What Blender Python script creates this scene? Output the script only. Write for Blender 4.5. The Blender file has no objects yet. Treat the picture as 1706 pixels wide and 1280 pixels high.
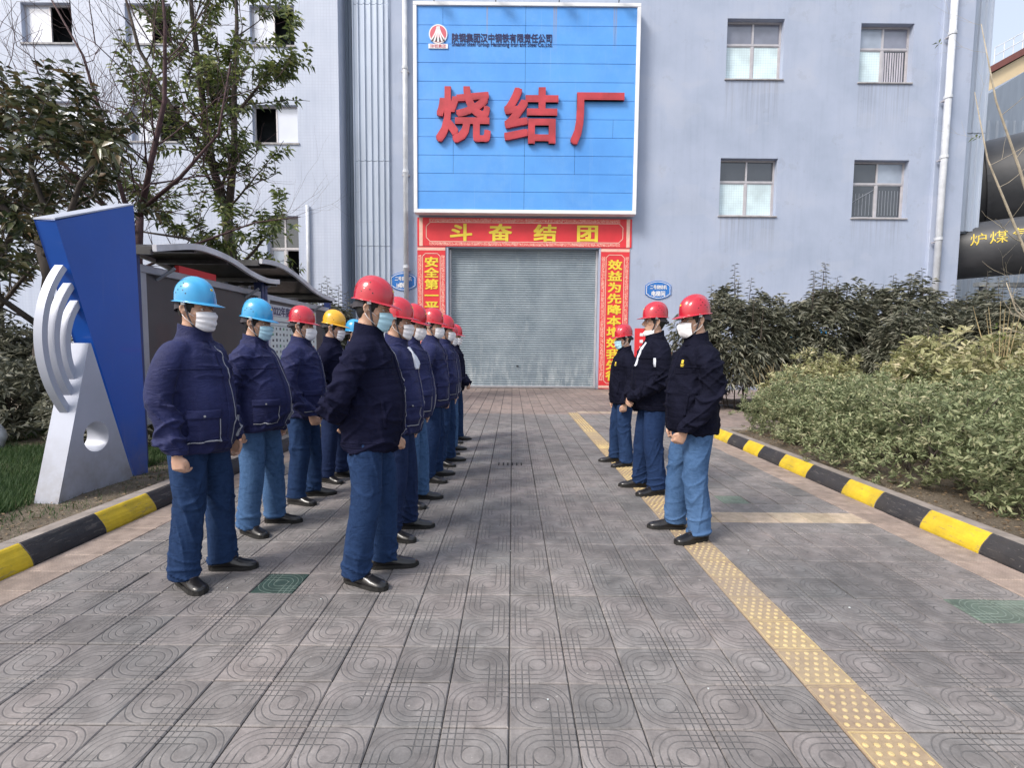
import bpy, bmesh, math, random
import numpy as np
from mathutils import Vector, Matrix, noise
from mathutils.bvhtree import BVHTree
from mathutils.geometry import tessellate_polygon

sc = bpy.context.scene
COL = sc.collection
rad = math.radians

# ---------------------------------------------------------------- camera
cam_d = bpy.data.cameras.new("camera")
cam = bpy.data.objects.new("camera", cam_d)
COL.objects.link(cam)
cam_d.sensor_width = 36.0
cam_d.lens = 825.0 / 1706.0 * 36.0
cam_d.clip_start = 0.05
cam_d.clip_end = 2000
_p = math.atan(58 / 825.0)
_r = rad(0.5)
_fw = Vector((0, math.cos(_p), -math.sin(_p)))
_up = Vector((0, math.sin(_p), math.cos(_p)))
_rt = Vector((1, 0, 0))
_R = _rt * math.cos(_r) + _up * math.sin(_r)
_U = -_rt * math.sin(_r) + _up * math.cos(_r)
cam.matrix_world = Matrix(((_R.x, _U.x, -_fw.x, 0), (_R.y, _U.y, -_fw.y, 0), (_R.z, _U.z, -_fw.z, 1.409), (0, 0, 0, 1)))
sc.camera = cam

# ---------------------------------------------------------------- sky, sun, exposure
SUN_DIR = Vector((-0.62, -0.50, 0.80)).normalized()      # towards the sun: behind the camera, to the left
world = bpy.data.worlds.new("World")
sc.world = world
world.use_nodes = True
wn = world.node_tree.nodes
wl = world.node_tree.links
for n in list(wn):
    wn.remove(n)
sky = wn.new("ShaderNodeTexSky")
sky.sky_type = 'NISHITA'
sky.sun_disc = False
sky.sun_elevation = math.asin(SUN_DIR.z)
sky.sun_rotation = math.atan2(SUN_DIR.x, SUN_DIR.y)
sky.air_density = 1.3
sky.dust_density = 5.0
sky.ozone_density = 1.5
bg = wn.new("ShaderNodeBackground")
bg.inputs[1].default_value = 0.15
wo = wn.new("ShaderNodeOutputWorld")
veil = wn.new("ShaderNodeMix")          # thin even winter haze over the whole sky
veil.data_type = 'RGBA'
veil.inputs[0].default_value = 0.5
wl.new(sky.outputs[0], veil.inputs[6])
veil.inputs[7].default_value = (4.2, 4.35, 4.7, 1)
wl.new(veil.outputs[2], bg.inputs[0])
wl.new(bg.outputs[0], wo.inputs[0])
sun_d = bpy.data.lights.new("sun", 'SUN')
sun_d.energy = 1.8
sun_d.angle = rad(16)
sun_d.color = (1.0, 0.965, 0.92)
sun = bpy.data.objects.new("sun", sun_d)
COL.objects.link(sun)
sun.rotation_euler = SUN_DIR.to_track_quat('Z', 'Y').to_euler()
sun.location = (-30, -25, 40)
sc.view_settings.view_transform = 'Standard'
sc.view_settings.look = 'None'
sc.view_settings.exposure = 0.76
sc.view_settings.gamma = 1.0
sc.view_settings.use_curve_mapping = False
try:
    sc.cycles.max_bounces = 8
    sc.cycles.transparent_max_bounces = 8
    sc.cycles.use_denoising = True
except Exception:
    pass


# ---------------------------------------------------------------- shader helper
class NT:
    def __init__(self, name):
        self.m = bpy.data.materials.new(name)
        self.m.use_nodes = True
        self.t = self.m.node_tree
        self.b = self.t.nodes["Principled BSDF"]
        self.out = self.t.nodes["Material Output"]

    def link(self, a, b):
        self.t.links.new(a, b)

    def new(self, k, **kw):
        n = self.t.nodes.new(k)
        for a, v in kw.items():
            setattr(n, a, v)
        return n

    def m_(self, op, a, b=None, c=None, clamp=False):
        n = self.new("ShaderNodeMath", operation=op, use_clamp=clamp)
        for i, v in enumerate((a, b, c)):
            if v is None:
                continue
            if isinstance(v, (int, float)):
                n.inputs[i].default_value = v
            else:
                self.link(v, n.inputs[i])
        return n.outputs[0]

    def pos(self, kind='Object'):
        if kind == 'World':
            return self.new("ShaderNodeNewGeometry").outputs['Position']
        return self.new("ShaderNodeTexCoord").outputs[kind]

    def mapping(self, vec, scale=(1, 1, 1), rot=(0, 0, 0), loc=(0, 0, 0)):
        n = self.new("ShaderNodeMapping")
        n.inputs['Scale'].default_value = scale
        n.inputs['Rotation'].default_value = rot
        n.inputs['Location'].default_value = loc
        self.link(vec, n.inputs['Vector'])
        return n.outputs[0]

    def noise(self, vec, scale=5, detail=4, rough=.55, dist=0):
        n = self.new("ShaderNodeTexNoise")
        n.inputs['Scale'].default_value = scale
        n.inputs['Detail'].default_value = detail
        n.inputs['Roughness'].default_value = rough
        n.inputs['Distortion'].default_value = dist
        if vec is not None:
            self.link(vec, n.inputs['Vector'])
        return n.outputs[0]

    def ramp(self, fac, stops):
        n = self.new("ShaderNodeValToRGB")
        e = n.color_ramp.elements
        e[0].position, e[0].color = stops[0][0], (*stops[0][1], 1)
        e[1].position, e[1].color = stops[1][0], (*stops[1][1], 1)
        for p, c in stops[2:]:
            x = e.new(p)
            x.color = (*c, 1)
        self.link(fac, n.inputs[0])
        return n.outputs[0]

    def mix(self, fac, a, b, mode='MIX'):
        n = self.new("ShaderNodeMix", data_type='RGBA', blend_type=mode)
        if isinstance(fac, (int, float)):
            n.inputs[0].default_value = fac
        else:
            self.link(fac, n.inputs[0])
        for i, v in ((6, a), (7, b)):
            if isinstance(v, tuple):
                n.inputs[i].default_value = (*v, 1) if len(v) == 3 else v
            else:
                self.link(v, n.inputs[i])
        return n.outputs[2]

    def bump(self, h, strength=.3, dist=.01, normal=None):
        n = self.new("ShaderNodeBump")
        n.inputs['Strength'].default_value = strength
        n.inputs['Distance'].default_value = dist
        self.link(h, n.inputs['Height'])
        if normal is not None:
            self.link(normal, n.inputs['Normal'])
        self.link(n.outputs[0], self.b.inputs['Normal'])
        return n.outputs[0]

    def set(self, **kw):
        names = dict(col='Base Color', rough='Roughness', metal='Metallic', spec='Specular IOR Level', coat='Coat Weight',
                     crough='Coat Roughness', trans='Transmission Weight', sheen='Sheen Weight', alpha='Alpha')
        for k, v in kw.items():
            i = self.b.inputs[names[k]]
            if isinstance(v, (int, float)):
                i.default_value = v
            elif isinstance(v, tuple):
                i.default_value = (*v, 1)
            else:
                self.link(v, i)
        return self


def simple(name, col, rough=.6, var=.12, vs=3.0, bump=.15, bs=60, bd=.004, metal=0, coat=0, spec=.5, kind='Object', sheen=0, stretch=(1, 1, 1)):
    n = NT(name)
    v = n.mapping(n.pos(kind), stretch)
    f = n.noise(v, vs, 5, .6)
    lo = tuple(c * (1 - var * 1.6) for c in col)
    hi = tuple(min(1, c * (1 + var)) for c in col)
    c = n.ramp(f, [(.3, lo), (.7, hi)])
    r = n.m_('MULTIPLY_ADD', n.noise(v, vs * 3, 3), .25, rough - .125, clamp=True)
    n.set(col=c, rough=r, metal=metal, coat=coat, spec=spec, sheen=sheen)
    if bump:
        n.bump(n.noise(v, bs, 3), bump, bd)
    return n.m


# ---------------------------------------------------------------- mesh helpers
def mesh_np(name, V, F, mat=None, smooth=False):
    me = bpy.data.meshes.new(name)
    me.from_pydata([tuple(v) for v in V] if not isinstance(V, np.ndarray) else V.tolist(), [], F if isinstance(F, list) else F.tolist())
    if mat is not None:
        for m in (mat if isinstance(mat, (list, tuple)) else [mat]):
            me.materials.append(m)
    if smooth:
        me.polygons.foreach_set('use_smooth', [True] * len(me.polygons))
    me.update()
    return me


def fast_mesh(name, V, F, mat=None, smooth=False):
    """V (n,3) float array, F (m,k) int array of equal sized faces."""
    me = bpy.data.meshes.new(name)
    n, (m, k) = len(V), F.shape
    me.vertices.add(n)
    me.vertices.foreach_set('co', np.asarray(V, np.float32).ravel())
    me.loops.add(m * k)
    me.loops.foreach_set('vertex_index', F.astype(np.int32).ravel())
    me.polygons.add(m)
    me.polygons.foreach_set('loop_start', np.arange(0, m * k, k, dtype=np.int32))
    if smooth:
        me.polygons.foreach_set('use_smooth', np.ones(m, dtype=bool))
    if mat is not None:
        me.materials.append(mat)
    me.update(calc_edges=True)
    me.validate()
    return me


def link(name, me, parent=None, loc=(0, 0, 0), rot=(0, 0, 0), label=None, cat=None, group=None, kind=None):
    o = bpy.data.objects.new(name, me)
    COL.objects.link(o)
    o.location = loc
    o.rotation_euler = rot
    if parent is not None:
        o.parent = parent
    for k, v in (('label', label), ('category', cat), ('group', group), ('kind', kind)):
        if v:
            o[k] = v
    return o


def thing(name, label=None, cat=None, loc=(0, 0, 0), rz=0, group=None, kind=None):
    return link(name, None, None, loc, (0, 0, rz), label, cat, group, kind)


class MB:
    def __init__(self):
        self.V, self.F, self.M = [], [], []

    def add(self, V, F, mi=0):
        b = len(self.V)
        self.V += [tuple(v) for v in V]
        self.F += [tuple(i + b for i in f) for f in F]
        self.M += [mi] * len(F)
        return self

    def box(self, x0, x1, y0, y1, z0, z1, mi=0):
        V = [(x, y, z) for z in (z0, z1) for y in (y0, y1) for x in (x0, x1)]
        F = [(0, 2, 3, 1), (4, 5, 7, 6), (0, 1, 5, 4), (2, 6, 7, 3), (0, 4, 6, 2), (1, 3, 7, 5)]
        return self.add(V, F, mi)

    def tube(self, pts, r, n=8, mi=0, cap=True):
        pts = [Vector(p) for p in pts]
        rs = r if isinstance(r, (list, tuple)) else [r] * len(pts)
        V, F = [], []
        u = None
        for i, p in enumerate(pts):
            t = (pts[min(i + 1, len(pts) - 1)] - pts[max(i - 1, 0)]).normalized()
            if u is None:
                u = t.orthogonal().normalized()
            u = (u - t * u.dot(t))
            if u.length < 1e-6:
                u = t.orthogonal()
            u.normalize()
            w = t.cross(u)
            for k in range(n):
                a = 2 * math.pi * k / n
                V.append(p + (u * math.cos(a) + w * math.sin(a)) * rs[i])
        for i in range(len(pts) - 1):
            for k in range(n):
                k2 = (k + 1) % n
                F.append((i * n + k, i * n + k2, (i + 1) * n + k2, (i + 1) * n + k))
        if cap:
            F.append(tuple(reversed(range(n))))
            F.append(tuple((len(pts) - 1) * n + k for k in range(n)))
        return self.add(V, F, mi)

    def prism(self, outer, axis, a, b, holes=(), mi=0):
        """extrude a 2-D polygon (with holes) along axis between a and b."""
        def P(q, t):
            return {'x': (t, q[0], q[1]), 'y': (q[0], t, q[1]), 'z': (q[0], q[1], t)}[axis]
        loops = [list(outer)] + [list(h) for h in holes]
        flat = [q for l in loops for q in l]
        tri = tessellate_polygon([[Vector((q[0], q[1], 0)) for q in l] for l in loops])
        N = len(flat)
        V = [P(q, a) for q in flat] + [P(q, b) for q in flat]
        F = [tuple(t) for t in tri] + [tuple(i + N for i in reversed(t)) for t in tri]
        s = 0
        for l in loops:
            L = len(l)
            for i in range(L):
                j = (i + 1) % L
                F.append((s + i, s + j, N + s + j, N + s + i))
            s += L
        return self.add(V, F, mi)

    def mesh(self, name, mat, smooth=False, bevel=0, fixn=True):
        me = bpy.data.meshes.new(name)
        me.from_pydata(self.V, [], self.F)
        for m in (mat if isinstance(mat, (list, tuple)) else [mat]):
            me.materials.append(m)
        me.polygons.foreach_set('material_index', self.M)
        if fixn or bevel:
            bm = bmesh.new()
            bm.from_mesh(me)
            if bevel:
                es = [e for e in bm.edges if len(e.link_faces) == 2 and e.calc_face_angle(0) > .6]
                bmesh.ops.bevel(bm, geom=es, offset=bevel, segments=1, affect='EDGES', clamp_overlap=True)
            bmesh.ops.recalc_face_normals(bm, faces=bm.faces)
            bm.to_mesh(me)
            bm.free()
        if smooth:
            me.polygons.foreach_set('use_smooth', [True] * len(me.polygons))
        me.update()
        return me

    def obj(self, name, mat, parent=None, smooth=False, bevel=0, fixn=True, **kw):
        return link(name, self.mesh(name, mat, smooth, bevel, fixn), parent, **kw)


def smooth_by_angle(me, deg=40):
    bm = bmesh.new()
    bm.from_mesh(me)
    for f in bm.faces:
        f.smooth = True
    for e in bm.edges:
        if len(e.link_faces) == 2 and e.calc_face_angle(0) > rad(deg):
            e.smooth = False
    bm.to_mesh(me)
    bm.free()
    return me


_font_cache = {}


def glyphs(body, bold=.02, depth=.05, spacing=1.0):
    key = (body, bold, depth, spacing)
    if key not in _font_cache:
        c = bpy.data.curves.new('lettering', 'FONT')
        c.body = body
        c.size = 1
        c.offset = bold
        c.extrude = depth / 2
        c.resolution_u = 3
        c.space_character = spacing
        o = bpy.data.objects.new('lettering', c)
        COL.objects.link(o)
        bpy.context.view_layer.update()
        dg = bpy.context.evaluated_depsgraph_get()
        me = bpy.data.meshes.new_from_object(o.evaluated_get(dg))
        V = np.zeros(len(me.vertices) * 3, np.float32)
        me.vertices.foreach_get('co', V)
        F = [tuple(p.vertices) for p in me.polygons]
        bpy.data.objects.remove(o)
        bpy.data.curves.remove(c)
        bpy.data.meshes.remove(me)
        _font_cache[key] = (V.reshape(-1, 3), F)
    return _font_cache[key]


BOLD_DIRS = [(0, 0), (1, 0), (-1, 0), (0, 1), (0, -1), (1, 1), (-1, 1), (1, -1), (-1, -1)]


def text(name, body, cx, cz, w, h, y, mat, parent, facing='-y', bold=.02, depth=.03, cjk=True, **kw):
    """flat text whose box of characters is w wide and h high, centred at (cx, cz) on the plane facing -y (or +x)."""
    V0, F0 = glyphs(body, 0.0, 1.0)
    x0, x1 = V0[:, 0].min(), V0[:, 0].max()
    PP, FF = [], []
    dirs = BOLD_DIRS if bold > .015 else BOLD_DIRS[:1]
    for i, (dx, dy) in enumerate(dirs):
        V = V0.copy()
        V[:, 0] += dx * bold
        V[:, 1] += dy * bold
        if cjk:
            n = len(body)
            V[:, 0] = (V[:, 0] - n / 2) / n * w
            V[:, 1] = (V[:, 1] - .38) * h
        else:
            V[:, 0] = (V[:, 0] - (x0 + x1) / 2) / (x1 - x0) * w
            V[:, 1] = (V[:, 1] - .3) * h
        V[:, 2] = (V[:, 2] + .5) * depth * (1 - .006 * i)
        P = np.zeros_like(V)
        if facing == '-y':
            P[:, 0] = cx + V[:, 0]
            P[:, 1] = y - V[:, 2]
            P[:, 2] = cz + V[:, 1]
        else:
            P[:, 0] = y + V[:, 2]
            P[:, 1] = cx + V[:, 0]
            P[:, 2] = cz + V[:, 1]
        FF += [tuple(k + len(V0) * i for k in f) for f in F0]
        PP.append(P)
    return link(name, mesh_np(name, np.concatenate(PP), FF, mat), parent, **kw)
# ================================================================ GROUND AND PAVEMENT
T = .25

def tile_material(name, base, pink, dark_amt=.5, pattern='s', grid=T, x_off=0.0, gcol=None):
    n = NT(name)
    P = n.pos('World')
    s = n.new("ShaderNodeSeparateXYZ")
    n.link(P, s.inputs[0])
    X = n.m_('SUBTRACT', s.outputs[0], x_off)
    Y = s.outputs[1]
    gx = n.m_('DIVIDE', X, grid)
    gy = n.m_('DIVIDE', Y, T)
    ix, iy = n.m_('FLOOR', gx), n.m_('FLOOR', gy)
    u = n.m_('SUBTRACT', n.m_('SUBTRACT', gx, ix), .5)
    v = n.m_('SUBTRACT', n.m_('SUBTRACT', gy, iy), .5)
    comb = n.new("ShaderNodeCombineXYZ")
    n.link(ix, comb.inputs[0]); n.link(iy, comb.inputs[1])
    wn_ = n.new("ShaderNodeTexWhiteNoise", noise_dimensions='3D')
    n.link(comb.outputs[0], wn_.inputs[0])
    rnd = wn_.outputs[0]
    big = n.noise(P, .55, 4, .6)
    fine = n.noise(P, 90, 3, .7)
    mid = n.noise(P, 9, 5, .65)
    gap = .055
    if pattern == 's':
        par = n.m_('MODULO', n.m_('ABSOLUTE', n.m_('ADD', ix, iy)), 2)
        sg = n.m_('SUBTRACT', n.m_('MULTIPLY', par, 2), 1)
        uv = n.m_('MULTIPLY', n.m_('MULTIPLY', u, v), sg)
        arcq = n.m_('GREATER_THAN', uv, 0)
        r = n.m_('SQRT', n.m_('ADD', n.m_('MULTIPLY', u, u), n.m_('MULTIPLY', v, v)))
        au, av = n.m_('ABSOLUTE', u), n.m_('ABSOLUTE', v)

        def near(d, k, w):
            return n.m_('SUBTRACT', 1, n.m_('DIVIDE', n.m_('ABSOLUTE', n.m_('SUBTRACT', d, k)), w), clamp=True)

        def mx(a, b):
            return n.m_('MAXIMUM', a, b)
        w = .017
        ks = (.155, .275, .385, .478)
        arcs = None
        for k in ks:
            a = near(r, k, w)
            arcs = a if arcs is None else mx(arcs, a)
        lines = None
        for k in ks[:3]:
            a = mx(near(au, k, w), near(av, k, w))
            lines = a if lines is None else mx(lines, a)
        outc = n.m_('GREATER_THAN', r, ks[0])
        lines = mx(n.m_('MULTIPLY', lines, outc), near(r, ks[0], w))
        arcq_s = n.m_('MULTIPLY', n.m_('MULTIPLY', arcs, arcq), .68)
        lin_s = n.m_('MULTIPLY', lines, n.m_('SUBTRACT', 1, arcq))
        groove = mx(arcq_s, lin_s)
        # worn parts of the pattern read fainter
        wearf = n.m_('MULTIPLY_ADD', mid, 1.5, .15, clamp=True)
        groove = n.m_('MULTIPLY', groove, wearf)
    elif pattern == 'chequer':
        a = n.m_('SINE', n.m_('MULTIPLY', n.m_('ADD', X, Y), 2 * math.pi / .036))
        b = n.m_('SINE', n.m_('MULTIPLY', n.m_('SUBTRACT', X, Y), 2 * math.pi / .036))
        groove = n.m_('GREATER_THAN', n.m_('MULTIPLY', a, b), .25)
        groove = n.m_('MULTIPLY', n.m_('SUBTRACT', 1, groove), .5)
    else:
        groove = n.m_('MULTIPLY', mid, .3)
    tint = n.mix(n.m_('MULTIPLY_ADD', n.noise(P, 1.3, 4, .7), 2.6, -.85, clamp=True), base, pink)
    tint = n.mix(n.m_('MULTIPLY_ADD', n.m_('FRACT', n.m_('MULTIPLY', rnd, 7.3)), .5, 0), tint, pink)
    tint = n.mix(n.m_('MULTIPLY', n.m_('POWER', rnd, 2.0), .5), tint, tuple(c * .55 for c in base))
    dirt = n.ramp(mid, [(.32, (.62, .62, .62)), (.68, (1.08, 1.08, 1.08))])
    tint = n.mix(1.0, tint, dirt, 'MULTIPLY')
    tint = n.mix(1.0, tint, n.ramp(big, [(.33, (.70, .70, .71)), (.60, (1.12, 1.10, 1.07))]), 'MULTIPLY')
    # pattern grooves mixed towards a separate groove colour
    tint = n.mix(n.m_('MULTIPLY', groove, dark_amt), tint, gcol or tuple(c * .36 for c in base))
    sp = n.m_('GREATER_THAN', n.noise(P, 34, 2, .5), .735)
    tint = n.mix(n.m_('MULTIPLY', sp, .5), tint, (.45, .43, .40))
    sp2 = n.m_('GREATER_THAN', n.noise(n.mapping(P, (1, 1, 1), (0, 0, 0), (9, 3, 1)), 17, 3, .6), .70)
    tint = n.mix(n.m_('MULTIPLY', sp2, .35), tint, (.05, .05, .05))
    tint = n.mix(.35, tint, n.ramp(fine, [(.3, (.45, .45, .45)), (.7, (1, 1, 1))]), 'MULTIPLY')
    n.set(col=tint, rough=n.m_('MULTIPLY_ADD', mid, .3, .55, clamp=True), spec=.35)
    hgt = n.m_('SUBTRACT', n.m_('MULTIPLY', fine, .18), groove)
    n.bump(hgt, .75, .004)
    return n.m


m_tile = tile_material('grey_patterned_tile', (.262, .262, .263), (.315, .280, .274), .82)
m_tile_far = tile_material('pinkish_plain_tile', (.33, .28, .26), (.38, .30, .27), .3)
m_tile_green = tile_material('green_tile', (.035, .075, .068), (.05, .09, .08), .8, gcol=(.20, .26, .23))
m_tile_teal = tile_material('faded_green_tile', (.15, .225, .185), (.21, .25, .21), .8, gcol=(.30, .36, .32))
m_border = tile_material('pink_chequer_tile', (.42, .345, .30), (.46, .36, .31), .4, 'chequer')
m_cross = tile_material('pale_yellow_tile', (.60, .50, .36), (.58, .46, .38), .25, 'plain')
m_joint = simple('tile_joint_dirt', (.060, .055, .052), .9, .3, 8, .4, 120, kind='World')

def tactile_material():
    n = NT('yellow_tactile_tile')
    P = n.pos('World')
    s = n.new("ShaderNodeSeparateXYZ"); n.link(P, s.inputs[0])
    top = n.m_('MULTIPLY_ADD', s.outputs[2], 260, -.05, clamp=True)
    a = n.ramp(n.noise(P, 22, 4, .65), [(.35, (.24, .17, .12)), (.6, (.37, .27, .17))])
    b = n.ramp(n.noise(P, 14, 4, .6), [(.35, (.54, .41, .17)), (.62, (.74, .58, .26))])
    c = n.mix(top, a, b)
    c = n.mix(n.m_('MULTIPLY_ADD', n.noise(P, 1.1, 3), 2.2, -.75, clamp=True), c, (.30, .25, .20))
    n.set(col=c, rough=.75, spec=.3)
    n.bump(n.noise(P, 130, 3, .6), .4, .002)
    return n.m
m_tact = tactile_material()

def ground_material():
    n = NT('earth_ground')
    P = n.pos('World')
    c = n.ramp(n.noise(P, 3.5, 6, .7), [(.3, (.085, .068, .05)), (.7, (.18, .15, .115))])
    c = n.mix(n.m_('GREATER_THAN', n.noise(P, 55, 2, .5), .64), c, (.26, .22, .17))
    n.set(col=c, rough=.95, spec=.2)
    n.bump(n.noise(P, 40, 5, .7), .9, .02)
    return n.m
m_soil = ground_material()
m_asph = simple('distant_concrete_yard', (.16, .155, .15), .9, .2, .6, .2, 40, kind='World')

b = MB(); b.add([(-600, -600, -.06), (600, -600, -.06), (600, 600, -.06), (-600, 600, -.06)], [(0, 1, 2, 3)])
b.obj('ground', m_asph, kind='structure', label='open concrete yard reaching out beyond the paved way')

XL, XR = -3.05, 3.30
pave = MB()
pave.box(XL - .02, XR + .02, -3, 18.3, -.05, -.008)
pavement = pave.obj('pavement', m_joint, kind='structure', label='patterned grey paving between the black and yellow kerbs')

def tile_mesh(name, w, d, mat, ch=.0045, h=.03):
    b = MB()
    x, y = w / 2 - .0022, d / 2 - .0024
    V = [(-x, -y, -h), (x, -y, -h), (x, y, -h), (-x, y, -h), (-x, -y, -ch), (x, -y, -ch), (x, y, -ch), (-x, y, -ch),
         (-x + ch, -y + ch, 0), (x - ch, -y + ch, 0), (x - ch, y - ch, 0), (-x + ch, y - ch, 0)]
    F = [(8, 9, 10, 11)]
    for i in range(4):
        j = (i + 1) % 4
        F += [(i, j, 4 + j, 4 + i), (4 + i, 4 + j, 8 + j, 8 + i)]
    return b.add(V, F).mesh(name, mat, fixn=False)

tm = {k: tile_mesh('paving_tile', T, T, m) for k, m in (('g', m_tile), ('far', m_tile_far), ('green', m_tile_green), ('teal', m_tile_teal), ('cross', m_cross))}
random.seed(4)
cells = []
for iy in range(-12, 72):
    yc = iy * T + T / 2
    if yc > 17.95:
        continue
    for ix in range(-11, 5):
        cells.append((ix * T + T / 2, yc, ix, iy))
    for k in range(6):
        cells.append((1.48 + k * T + T / 2, yc, 20 + k, iy))
def cell_kind(x, y, ix, iy):
    if (ix, iy) == (-6, 11): return 'green'
    if ix in (24, 25) and iy == 10: return 'teal'
    if ix == 22 and iy == 18: return 'teal'
    if ix >= 20 and iy == 16: return 'cross'
    if ix >= 20 and iy == 44: return 'cross'
    if iy >= 43: return 'far'
    return 'g'
def in_view(x, y):
    return y > 1.25 and abs(x) < 1.08 * y + .4
def tilt(o, a=.0035):
    o.rotation_euler = (random.uniform(-a, a), random.uniform(-a, a), 0)
near = sorted([c for c in cells if in_view(c[0], c[1])], key=lambda c: math.hypot(c[0], c[1]))[:296]
nearset = set((c[2], c[3]) for c in near)
for x, y, ix, iy in near:
    k = cell_kind(x, y, ix, iy)
    lab = {'green': 'dark green patterned paving tile', 'teal': 'faded green paving tile', 'cross': 'pale yellow paving tile'}.get(k)
    o = link('paving_tile', tm[k], pavement, (x, y, random.uniform(-.0022, .0022)), label=lab)
    tilt(o, .006)
rest = MB()
kinds = ['g', 'far', 'green', 'teal', 'cross']
kmats = [m_tile, m_tile_far, m_tile_green, m_tile_teal, m_cross]
for x, y, ix, iy in cells:
    if (ix, iy) in nearset:
        continue
    z = random.uniform(-.0016, .0016)
    w = T / 2 - .0026
    c = .0045
    V = [(x - w, y - w, z - .02), (x + w, y - w, z - .02), (x + w, y + w, z - .02), (x - w, y + w, z - .02),
         (x - w + c, y - w + c, z), (x + w - c, y - w + c, z), (x + w - c, y + w - c, z), (x - w + c, y + w - c, z)]
    rest.add(V, [(4, 5, 6, 7), (0, 1, 5, 4), (1, 2, 6, 5), (2, 3, 7, 6), (3, 0, 4, 7)], kinds.index(cell_kind(x, y, ix, iy)))
rest.obj('paving_tiles', kmats, pavement, fixn=False, kind='stuff')

# tactile strip: blister tiles near, bar tiles far
def tactile_mesh(bars):
    b = MB()
    w, d = .23, T
    x, y, ch, h = w / 2 - .0016, d / 2 - .0016, .0035, .03
    V = [(-x, -y, -h), (x, -y, -h), (x, y, -h), (-x, y, -h), (-x, -y, -ch), (x, -y, -ch), (x, y, -ch), (-x, y, -ch),
         (-x + ch, -y + ch, 0), (x - ch, -y + ch, 0), (x - ch, y - ch, 0), (-x + ch, y - ch, 0)]
    F = [(8, 9, 10, 11)]
    for i in range(4):
        j = (i + 1) % 4
        F += [(i, j, 4 + j, 4 + i), (4 + i, 4 + j, 8 + j, 8 + i)]
    b.add(V, F)
    # raised rim
    for (x0, x1, y0, y1) in ((-x + .004, x - .004, -y + .004, -y + .010), (-x + .004, x - .004, y - .010, y - .004),
                             (-x + .004, -x + .010, -y + .0101, y - .0101), (x - .010, x - .004, -y + .0101, y - .0101)):
        b.box(x0, x1, y0, y1, -.001, .002)
    if bars:
        for i in range(4):
            cx = -.075 + i * .05
            b.box(cx - .011, cx + .011, -y + .018, y - .018, -.001, .0045)
    else:
        for j in range(6):
            for i in range(5 if j % 2 == 0 else 4):
                cx = (i - 2) * .043 + (0 if j % 2 == 0 else .0215)
                cy = (j - 2.5) * .038
                k = 8
                V = []
                for rr, zz in ((.0125, -.0005), (.0105, .003), (.006, .005)):
                    V += [(cx + rr * math.cos(2 * math.pi * q / k), cy + rr * math.sin(2 * math.pi * q / k), zz) for q in range(k)]
                F = [(a * k + q, a * k + (q + 1) % k, (a + 1) * k + (q + 1) % k, (a + 1) * k + q) for a in (0, 1) for q in range(k)]
                F.append(tuple(2 * k + q for q in range(k)))
                b.add(V, F)
    return b.mesh('tactile_tile', m_tact, fixn=False)
tmb, tmr = tactile_mesh(False), tactile_mesh(True)
for iy in range(-4, 44):
    y = iy * T + T / 2
    o = link('tactile_tile', tmb if y < 8.5 else tmr, pavement, (1.365, y, random.uniform(-.001, .0015)))
    tilt(o, .003)
nb_ = tile_mesh('paving_tile', .23, T, m_tile_far)
for iy in range(44, 71):
    link('infill_tile', nb_, pavement, (1.365, iy * T + T / 2, 0))
bt = tile_mesh('border_tile', .298, T, m_border)
btr = tile_mesh('border_tile', .318, T, m_border)
for iy in range(2, 72):
    y = iy * T + T / 2
    if y > 17.95: continue
    if iy < 70:
        link('border_tile', bt, pavement, (XL + .15, y, random.uniform(-.001, .001)))
        link('border_tile', btr, pavement, (2.98 + .16, y, random.uniform(-.001, .001)))

# cracked tile, drain slots in the middle of the way
m_black = simple('dark_gap', (.012, .012, .012), .9, .1, 5, 0)
b = MB()
for i in range(6):
    b.box(-.16 + i * .055, -.145 + i * .055, 5.92, 6.06, -.006, .0032)
b.obj('drain_slot', m_black, pavement, kind='stuff')

# wider apron of paving by the factory door
b = MB()
b.box(-9.5, XL - .02, 13.0, 17.45, -.05, -.001)
b.box(XR + .02, 15.5, 13.6, 17.95, -.05, -.001)
b.box(XR + .02, 5.38, 8.205, 13.6, -.05, -.001)
b.obj('door_apron', m_tile_far, kind='structure', label='pinkish paving in front of the grey factory wall')

# kerbs ------------------------------------------------------------
def kerb_mats(name, col, chip):
    n = NT(name)
    P = n.pos('World')
    s = n.new("ShaderNodeSeparateXYZ"); n.link(n.new("ShaderNodeNewGeometry").outputs['Normal'], s.inputs[0])
    c = n.ramp(n.noise(P, 7, 5, .65), [(.3, tuple(k * .72 for k in col)), (.65, col)])
    spk = n.m_('GREATER_THAN', n.noise(P, 45, 4, .7), chip)
    c = n.mix(n.m_('MULTIPLY', spk, .8), c, (.27, .25, .23))
    dirt = n.m_('MULTIPLY_ADD', n.noise(P, 2.5, 4, .6), 2.0, -.85, clamp=True)
    c = n.mix(n.m_('MULTIPLY', dirt, .5), c, (.10, .085, .07))
    sc1 = n.m_('GREATER_THAN', n.noise(n.mapping(P, (14, 2.5, 14)), 3, 5, .75), .60)
    c = n.mix(n.m_('MULTIPLY', sc1, .45), c, (.16, .145, .13))
    n.set(col=c, rough=.62, spec=.35)
    n.bump(n.noise(P, 70, 4, .7), .5, .006)
    return n.m
m_kY = kerb_mats('worn_yellow_kerb_paint', (.70, .50, .03), .70)
m_kB = kerb_mats('worn_black_kerb_paint', (.035, .035, .040), .70)
m_kC = simple('bare_kerb_concrete', (.27, .235, .21), .9, .2, 9, .6, 80, .006, kind='World')
prof = [(0, -.05), (0, .012), (.006, .035), (.018, .062), (.034, .086), (.052, .108), (.066, .128), (.078, .140), (.092, .146), (.205, .146), (.205, -.05)]
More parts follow.
